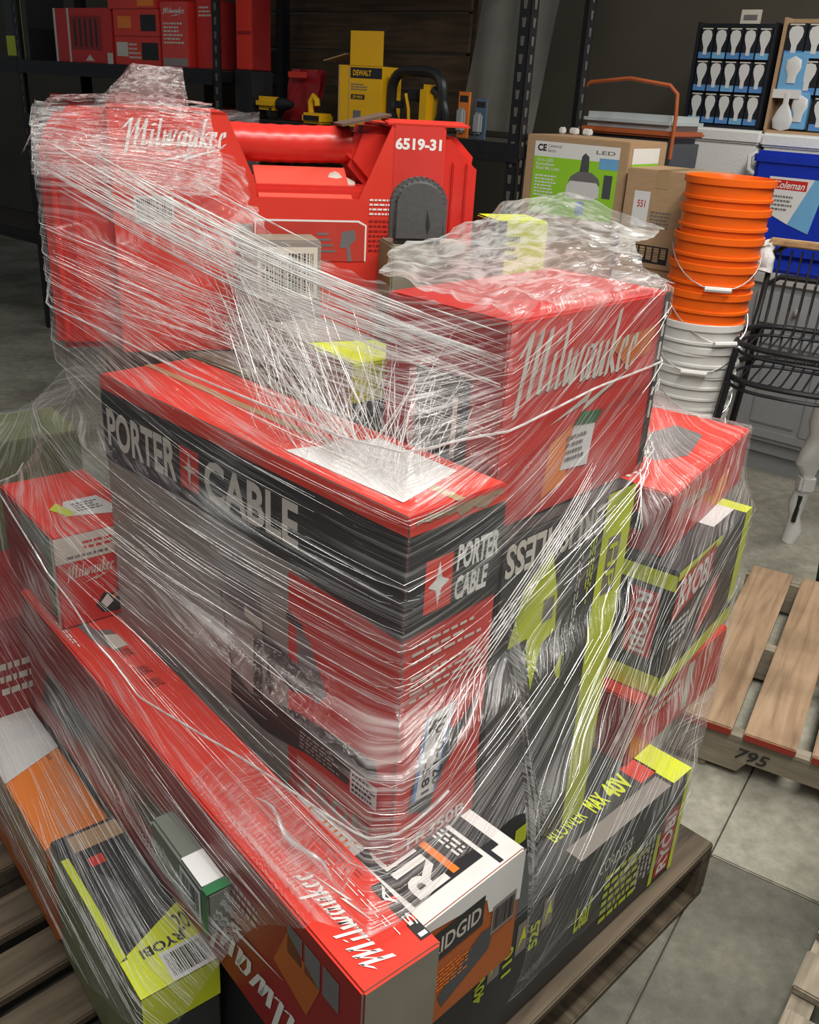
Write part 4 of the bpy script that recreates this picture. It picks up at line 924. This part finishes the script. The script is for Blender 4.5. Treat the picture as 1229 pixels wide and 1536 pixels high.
# upper and lower limits of the film around the load (degrees, metres)
TOPZ = [(-205, 1.50), (-188, 1.505), (-170, 1.50), (-150, 1.445), (-130, 1.385), (-112, 1.345), (-98, 1.335), (-85, 1.32), (-60, 1.325), (-40, 1.325), (-20, 1.315), (5, 1.30), (75, 1.1)]
BOTZ = [(-205, .20), (-120, .22), (-104, .36), (-97, .56), (-90, .69), (-80, .71), (-70.5, .69), (-69, .34), (-67, .22), (-30, .21), (75, .2)]
def lim(tab, thd): return np.interp(thd, [q[0] for q in tab], [q[1] for q in tab])
film = thing('stretch_film', 'clear crinkled stretch film wrapped around the pallet load', 'plastic wrap', (FC[0], FC[1], .146))
OFF = Vector((FC[0], FC[1], .146))
def film_material(name, lo, hi, p0, p1, along, across, gloss):
    m, t, N, L, p = nt(name); N.remove(p)
    uv = N.new('ShaderNodeUVMap')
    def streak(sx, sy, det, seed):
        mp = N.new('ShaderNodeMapping'); mp.inputs['Scale'].default_value = (sx, sy, 1); mp.inputs['Location'].default_value = (seed, seed * 2, 0)
        nz = N.new('ShaderNodeTexNoise'); nz.inputs['Scale'].default_value = 1; nz.inputs['Detail'].default_value = det; nz.inputs['Distortion'].default_value = .25
        L.new(uv.outputs[0], mp.inputs[0]); L.new(mp.outputs[0], nz.inputs['Vector']); return nz.outputs['Fac']
    a = streak(along, across, 3, 3.1); b_ = streak(along * 2.2, across * 2.7, 2, 7.7); c_ = streak(4.0, 5.0, 3, 1.3)
    def mth(op, x, y):
        q = N.new('ShaderNodeMath'); q.operation = op
        for i, v in enumerate((x, y)):
            if isinstance(v, (int, float)): q.inputs[i].default_value = v
            else: L.new(v, q.inputs[i])
        return q.outputs[0]
    s_ = mth('ADD', mth('MULTIPLY', a, .55), mth('MULTIPLY', b_, .30)); s_ = mth('ADD', s_, mth('MULTIPLY', c_, .45))
    rp = N.new('ShaderNodeMapRange'); rp.inputs['From Min'].default_value = p0; rp.inputs['From Max'].default_value = p1; rp.inputs['To Min'].default_value = lo; rp.inputs['To Max'].default_value = hi; rp.interpolation_type = 'SMOOTHSTEP'
    L.new(s_, rp.inputs['Value'])
    bp = N.new('ShaderNodeBump'); bp.inputs['Strength'].default_value = .9; bp.inputs['Distance'].default_value = .006; L.new(s_, bp.inputs['Height'])
    tr = N.new('ShaderNodeBsdfTransparent'); df = N.new('ShaderNodeBsdfDiffuse'); df.inputs[0].default_value = (.86, .87, .86, 1); gl = N.new('ShaderNodeBsdfGlossy'); gl.inputs['Roughness'].default_value = .16
    tl = N.new('ShaderNodeBsdfTranslucent'); tl.inputs[0].default_value = (.8, .8, .8, 1)
    L.new(bp.outputs[0], gl.inputs['Normal']); L.new(bp.outputs[0], df.inputs['Normal'])
    m0 = N.new('ShaderNodeMixShader'); m0.inputs[0].default_value = .45; L.new(df.outputs[0], m0.inputs[1]); L.new(tl.outputs[0], m0.inputs[2])
    m1 = N.new('ShaderNodeMixShader'); L.new(rp.outputs[0], m1.inputs[0]); L.new(tr.outputs[0], m1.inputs[1]); L.new(m0.outputs[0], m1.inputs[2])
    m2 = N.new('ShaderNodeMixShader'); m2.inputs[0].default_value = gloss; L.new(m1.outputs[0], m2.inputs[1]); L.new(gl.outputs[0], m2.inputs[2])
    L.new(m2.outputs[0], N['Material Output'].inputs[0])
    return m
FILM = film_material('stretch_film_sheet', .03, .52, .60, .82, 4.0, 190.0, .06)
FILMC = film_material('stretch_film_crumpled', .03, .55, .60, .80, 18.0, 50.0, .12)
FILMT = film_material('stretch_film_layers', .16, .66, .56, .80, 20.0, 46.0, .16)
def simple_film(name, op, gloss, rough=.2):
    m, t, N, L, p = nt(name); N.remove(p)
    tc = N.new('ShaderNodeTexCoord'); nz = N.new('ShaderNodeTexNoise'); nz.inputs['Scale'].default_value = 45; L.new(tc.outputs['Object'], nz.inputs['Vector'])
    mr = N.new('ShaderNodeMapRange'); mr.inputs['From Min'].default_value = .3; mr.inputs['From Max'].default_value = .7; mr.inputs['To Min'].default_value = op * .35; mr.inputs['To Max'].default_value = op; L.new(nz.outputs['Fac'], mr.inputs['Value'])
    tr = N.new('ShaderNodeBsdfTransparent'); df = N.new('ShaderNodeBsdfDiffuse'); df.inputs[0].default_value = (.92, .92, .90, 1); gl = N.new('ShaderNodeBsdfGlossy'); gl.inputs['Roughness'].default_value = rough
    a = N.new('ShaderNodeMixShader'); L.new(mr.outputs[0], a.inputs[0]); L.new(tr.outputs[0], a.inputs[1]); L.new(df.outputs[0], a.inputs[2])
    b_ = N.new('ShaderNodeMixShader'); b_.inputs[0].default_value = gloss; L.new(a.outputs[0], b_.inputs[1]); L.new(gl.outputs[0], b_.inputs[2]); L.new(b_.outputs[0], N['Material Output'].inputs[0])
    return m
PLEAT = simple_film('film_pleat', .55, .14)
PLEAT2 = simple_film('film_bundled_pleat', .9, .25)
ROPE = simple_film('film_rope', .7, .3)
def slope(thd):   # how steeply the pleats climb around the load
    return np.interp(thd, [-205, -120, -88, -74, -60, -30, 75], [-.22, -.12, .0, .35, .55, .45, .35])
# main sheet: every column runs from the film's lower to its upper limit
vs = []; uvs = []; fs = []; NR = 150
sl_int = np.cumsum(slope(np.degrees(th)) * (arc[1] - arc[0]))
for j in range(NT):
    thd = math.degrees(th[j]); zl = lim(BOTZ, thd) + .012 * noise.noise(Vector((arc[j] * 14, 0, 9))); zh = lim(TOPZ, thd) + .008 * noise.noise(Vector((arc[j] * 18, 3, 9)))
    for i in range(NR):
        z_ = zl + (zh - zl) * i / (NR - 1); zi = (z_ - ZB) / (ZT - ZB) * (NZ - 1)
        r_ = film_r(j, zi) + .003 * noise.noise(Vector((arc[j] * 9, z_ * 22, 0))) + .0014 * noise.noise(Vector((arc[j] * 30, z_ * 70, 4)))
        vs.append((FC[0] + r_ * dirs[j, 0] - OFF.x, FC[1] + r_ * dirs[j, 1] - OFF.y, z_ - OFF.z)); uvs.append((arc[j], z_ - sl_int[j]))
for j in range(NT - 1):
    for i in range(NR - 1): a = j * NR + i; fs.append((a, a + NR, a + NR + 1, a + 1))
def uvbuild(name, vs, fs, uvs, mat, parent):
    me = bpy.data.meshes.new(name); me.from_pydata(vs, [], fs); me.materials.append(mat)
    ul = me.uv_layers.new(name='UVMap')
    vi = np.zeros(len(me.loops), int); me.loops.foreach_get('vertex_index', vi); ul.data.foreach_set('uv', np.array(uvs, float)[vi].ravel())
    me.polygons.foreach_set('use_smooth', [True] * len(me.polygons)); me.update()
    bm = bmesh.new(); bm.from_mesh(me); bmesh.ops.delete(bm, geom=[v for v in bm.verts if not v.link_faces], context='VERTS'); bm.to_mesh(me); bm.free()
    o = bpy.data.objects.new(name, me); COL.objects.link(o); o.parent = parent; return o
uvbuild('film_sheet', vs, fs, uvs, FILM, film)
# crumpled sheets over the top: grid between guide lines
def crumple(name, rows, nu, nv, amp, freq, mat, seed):
    rows = [[Vector(p) for p in r_] for r_ in rows]
    def pl(r_, u):
        k = u * (len(r_) - 1); a = min(int(k), len(r_) - 2); return r_[a].lerp(r_[a + 1], k - a)
    vs = []; uvs = []; fs = []
    for j in range(nv):
        v = j / (nv - 1); k = v * (len(rows) - 1); a = min(int(k), len(rows) - 2); fa = k - a
        for i in range(nu):
            u = i / (nu - 1); p = pl(rows[a], u).lerp(pl(rows[a + 1], u), fa); q = Vector((p.x * freq + seed, p.y * freq, p.z * freq))
            n_ = noise.noise_vector(q) * amp + noise.noise_vector(q * 2.7) * amp * .4
            p = p + n_ + Vector((0, 0, amp * .6)); vs.append(tuple(p - OFF)); uvs.append((u * .6 + seed, v * .5))
    for j in range(nv - 1):
        for i in range(nu - 1): fs.append((j * nu + i, j * nu + i + 1, (j + 1) * nu + i + 1, (j + 1) * nu + i))
    return uvbuild(name, vs, fs, uvs, mat, film)
V = Vector
# over the script carton's top and tenting up behind it
crumple('film_top_sheet', [[(.02, 1.16, 1.318), (.10, 1.08, 1.318), (.24, 1.23, 1.320), (.362, 1.36, 1.316)],
                           [(-.06, 1.25, 1.325), (.08, 1.20, 1.325), (.20, 1.31, 1.325), (.33, 1.43, 1.325)],
                           [(-.05, 1.40, 1.33), (.06, 1.42, 1.335), (.19, 1.50, 1.35), (.34, 1.55, 1.34)],
                           [(.06, 1.66, 1.335), (.14, 1.69, 1.375), (.24, 1.74, 1.40), (.42, 1.70, 1.35)]], 90, 70, .010, 18, FILMT, 3.3)
# over the left shoulder of the case
cy, sy = math.cos(R(GYAW)), math.sin(R(GYAW))
def gp(x, y, z_): return V((GX + cy * x * GW - sy * y, GY + sy * x * GW + cy * y, GZ + z_ * GH))
crumple('film_shoulder', [[gp(-.03, -.01, .80), gp(-.03, .06, .82), gp(-.03, .2, .8)], [gp(.03, -.015, 1.0), gp(.03, .08, 1.02), gp(.03, .2, 1.0)],
                          [gp(.18, -.015, 1.02), gp(.18, .08, 1.03), gp(.18, .2, 1.02)], [gp(.36, -.02, 1.01), gp(.38, .06, 1.02), gp(.38, .18, 1.0)]], 30, 46, .006, 16, FILMC, 8.1)
crumple('film_shoulder', [[gp(.0, -.016, .98), gp(.2, -.02, 1.015), gp(.36, -.02, 1.01)], [gp(-.01, -.03, .84), gp(.22, -.028, .82), gp(.38, -.03, .82)], [gp(-.01, -.035, .74), gp(.24, -.05, .68), gp(.37, -.055, .68)]], 60, 34, .005, 12, FILMC, 5.5)
# knotted ear of film standing on the case
crumple('film_ear', [[gp(.12, .03, 1.0), gp(.16, .02, 1.0), gp(.25, .02, 1.0), gp(.32, .03, 1.0)], [gp(.155, .03, 1.07), gp(.17, .015, 1.07), gp(.25, .02, 1.07), gp(.315, .03, 1.07)], [gp(.20, .03, 1.15), gp(.21, .02, 1.155), gp(.26, .02, 1.15), gp(.31, .03, 1.15)],
                     [gp(.20, .07, 1.15), gp(.21, .08, 1.155), gp(.26, .08, 1.15), gp(.31, .07, 1.15)], [gp(.14, .10, 1.0), gp(.18, .13, 1.0), gp(.25, .13, 1.0), gp(.32, .10, 1.0)]], 30, 44, .0045, 16, FILMC, 2.2)
# loose film clinging to the long red carton's top, with a pale ridge added as its bright highlight
cb, sb = math.cos(R(41)), math.sin(R(41))
def bp_(x, y, z_): return V((-.018 + cb * x - sb * y, .688 + sb * x + cb * y, .669 + z_))
crumple('film_loose_end', [[bp_(.004, .40, .008), bp_(.05, .42, .010), bp_(.106, .40, .008)], [bp_(.006, .27, .008), bp_(.05, .27, .018), bp_(.104, .28, .009)], [bp_(.015, .12, .008), bp_(.05, .11, .014), bp_(.095, .14, .008)]], 40, 60, .0035, 26, FILM, 4.4)
b = MB(); b.tube([bp_(.055 + .006 * math.sin(i * .9), .31 - i * .016, .018 + .003 * math.sin(i * .7)) - OFF for i in range(12)], [.0008 + .0030 * math.sin(math.pi * i / 11) for i in range(12)], 8); b.build('film_highlight_ridge', ROPE, film, True)
# pleats: thin folded ridges of film lying on the sheet
def ribbon(mb, pts, wds, lift):
    n_ = len(pts); vs = []
    for i, p in enumerate(pts):
        d = (pts[min(i + 1, n_ - 1)] - pts[max(i - 1, 0)]).normalized(); vw = (CP - p).normalized()
        out = V((p.x - FC[0], p.y - FC[1], .25)).normalized(); sd = d.cross(out).normalized() * wds[i] * .5; pp = p + out * lift - OFF
        vs += [pp - sd, pp + out * wds[i] * .45, pp + sd]
    fs = []
    for i in range(n_ - 1): a = i * 3; fs += [(a, a + 3, a + 4, a + 1), (a + 1, a + 4, a + 5, a + 2)]
    mb.add([tuple(v) for v in vs], fs)
pm_ = MB()
def strand(t0, z0, ln, wd, extra=0):
    n_ = 8; pts = []; q = R(t0); z_ = z0; st = ln / (n_ - 1); r0 = .6
    for i in range(n_):
        zl, zh = lim(BOTZ, math.degrees(q)), lim(TOPZ, math.degrees(q))
        if not (zl < z_ < zh): break
        pts.append(film_pt(q, z_)); r0 = max(.3, film_r((q - th[0]) / (th[-1] - th[0]) * (NT - 1), (z_ - ZB) / (ZT - ZB) * (NZ - 1)))
        s0 = float(slope(math.degrees(q))) + extra; q += st / r0; z_ += st * s0
    if len(pts) > 2: ribbon(pm_, pts, [wd * math.sin(math.pi * (i + .35) / (len(pts) - .3)) + .0002 for i in range(len(pts))], .0025)
for k in range(900):
    t0 = random.uniform(-185, 10); z0 = random.uniform(.25, 1.48); cl = noise.noise(V((t0 * .05, z0 * 5, 1)))
    if cl < -.12: continue
    strand(t0, z0, random.uniform(.03, .28), random.uniform(.0003, .0011), random.uniform(-.06, .06))
# dense bundles: sweeping from the case shoulder, around the nailer corner, and the lower left
for t0, z0, sp_t, sp_z, ex, cnt, lmax in ((-160, 1.44, 6, .03, -.10, 34, .5), (-150, 1.30, 10, .05, -.02, 26, .45), (-118, .93, 14, .10, .02, 40, .35), (-104, .74, 12, .06, .0, 26, .30), (-52, .62, 10, .10, .2, 26, .3), (-112, .52, 14, .1, 0, 34, .3), (-35, .75, 9, .1, 0, 20, .25)):
    for k in range(cnt): strand(t0 + random.gauss(0, sp_t), z0 + random.gauss(0, sp_z), random.uniform(.1, lmax), random.uniform(.0004, .0016), ex + random.uniform(-.05, .05))
for k in range(70): strand(-128 + random.gauss(0, 12), .42 + random.gauss(0, .09), random.uniform(.1, .35), random.uniform(.0004, .0016), random.uniform(-.05, .05))
tag(pm_.build('film_pleats', PLEAT, film), kind='stuff')
# bright bundles: from the case shoulder down to the script carton, and rising across the nailer carton
bb = MB()
def bundle(t0, z0, t1, z1, n_, sag, wlo, whi, part=True):
    f0_, f1_ = (0, 1) if not part else sorted((random.random() ** 1.5, random.random()))
    if f1_ - f0_ < .15: f1_ = min(1, f0_ + .25)
    pts = []
    for i in range(n_):
        w_ = f0_ + (f1_ - f0_) * i / (n_ - 1); pts.append(film_pt(R(t0 + (t1 - t0) * w_), z0 + (z1 - z0) * w_ - sag * math.sin(math.pi * w_)))
    wd = random.uniform(wlo, whi)
    ribbon(bb, pts, [wd * math.sin(math.pi * (i + .4) / (n_ - .2)) + .0002 for i in range(n_)], .004)
def taut(p0, p1, sag, wlo, whi):
    f0_, f1_ = sorted((random.random() ** 1.4, random.random()))
    if f1_ - f0_ < .15: f1_ = min(1, f0_ + .25)
    pts = []
    for i in range(12):
        w_ = f0_ + (f1_ - f0_) * i / 11; p = p0.lerp(p1, w_); p.z -= sag * math.sin(math.pi * w_); pts.append(p)
    wd = random.uniform(wlo, whi); ribbon(bb, pts, [wd * math.sin(math.pi * (i + .4) / 11.8) + .0002 for i in range(12)], .003)
for k in range(150):
    q = random.gauss(0, 1); taut(gp(random.uniform(-.02, .14), -.045, .80 + .05 * q), V((.098, 1.070, 1.262 + .018 * q + random.gauss(0, .01))), .02 + random.uniform(-.006, .012), .0006, .0026)
for k in range(60):
    taut(gp(random.uniform(-.03, .05), -.045, .42 + random.gauss(0, .12)), V((.098, 1.070, 1.20 + random.gauss(0, .03))), .01, .0004, .0014)
for k in range(7):
    bundle(-80, .80 + .010 * k, -57, 1.055 + .007 * k, 26, 0, .0010, .0022, False)
for k in range(14):
    bundle(-80 + random.uniform(-2, 6), .86 + random.gauss(0, .05), -50, 1.05 + random.gauss(0, .05), 20, 0, .0003, .0009)
tag(bb.build('film_bundles', PLEAT2, film), kind='stuff')
# fan of pleats drawn from the nailer carton's corner up to the script carton and case
fm = MB(); A0 = V((.003, .936, 1.128)); E0 = V((.106, 1.083, 1.30)); G0 = gp(.1, -.03, .9)
for k in range(380):
    a = A0 + V((-.725, .688, 0)) * abs(random.gauss(0, .13)) + V((.688, .725, 0)) * random.uniform(0, .05); u = random.random() ** .8
    tp = E0.lerp(G0, u * .75) + V((0, 0, random.uniform(-.16, .01) - .05 * math.sin(u * math.pi))); f0_, f1_ = sorted((random.uniform(0, 1), random.uniform(0, 1)))
    if f1_ - f0_ < .12: f1_ = min(1, f0_ + .2)
    pts = []
    for i in range(6):
        w_ = f0_ + (f1_ - f0_) * i / 5; p = a.lerp(tp, w_); p.z -= .05 * math.sin(w_ * math.pi) * (1 - w_); p.z = max(p.z, 1.127); pts.append(p)
    ribbon(fm, pts, [random.uniform(.0005, .0018) * math.sin(math.pi * (i + .6) / 6.2) for i in range(6)], .002)
tag(fm.build('film_fan', PLEAT2, film), kind='stuff')
# rope-like film edges
for tab, r_ in (([(-198, 1.235), (-170, 1.21), (-150, 1.195), (-120, 1.172), (-90, 1.165), (-70, 1.19), (-57, 1.205), (-30, 1.215), (0, 1.22)], .0016),
                ([(-175, .86), (-150, .80), (-130, .735), (-118, .712), (-104, .735), (-90, .765), (-80, .795)], .0016), ([(-55, 1.02), (-45, 1.05), (-30, 1.10), (-12, 1.13)], .0014)):
    tds = np.linspace(tab[0][0], tab[-1][0], 90); pts = [film_pt(R(q), float(lim(tab, q)), .004) - OFF for q in tds]
    b = MB(); b.tube(pts, r_, 6); b.build('film_edge_rope', ROPE, film, True)
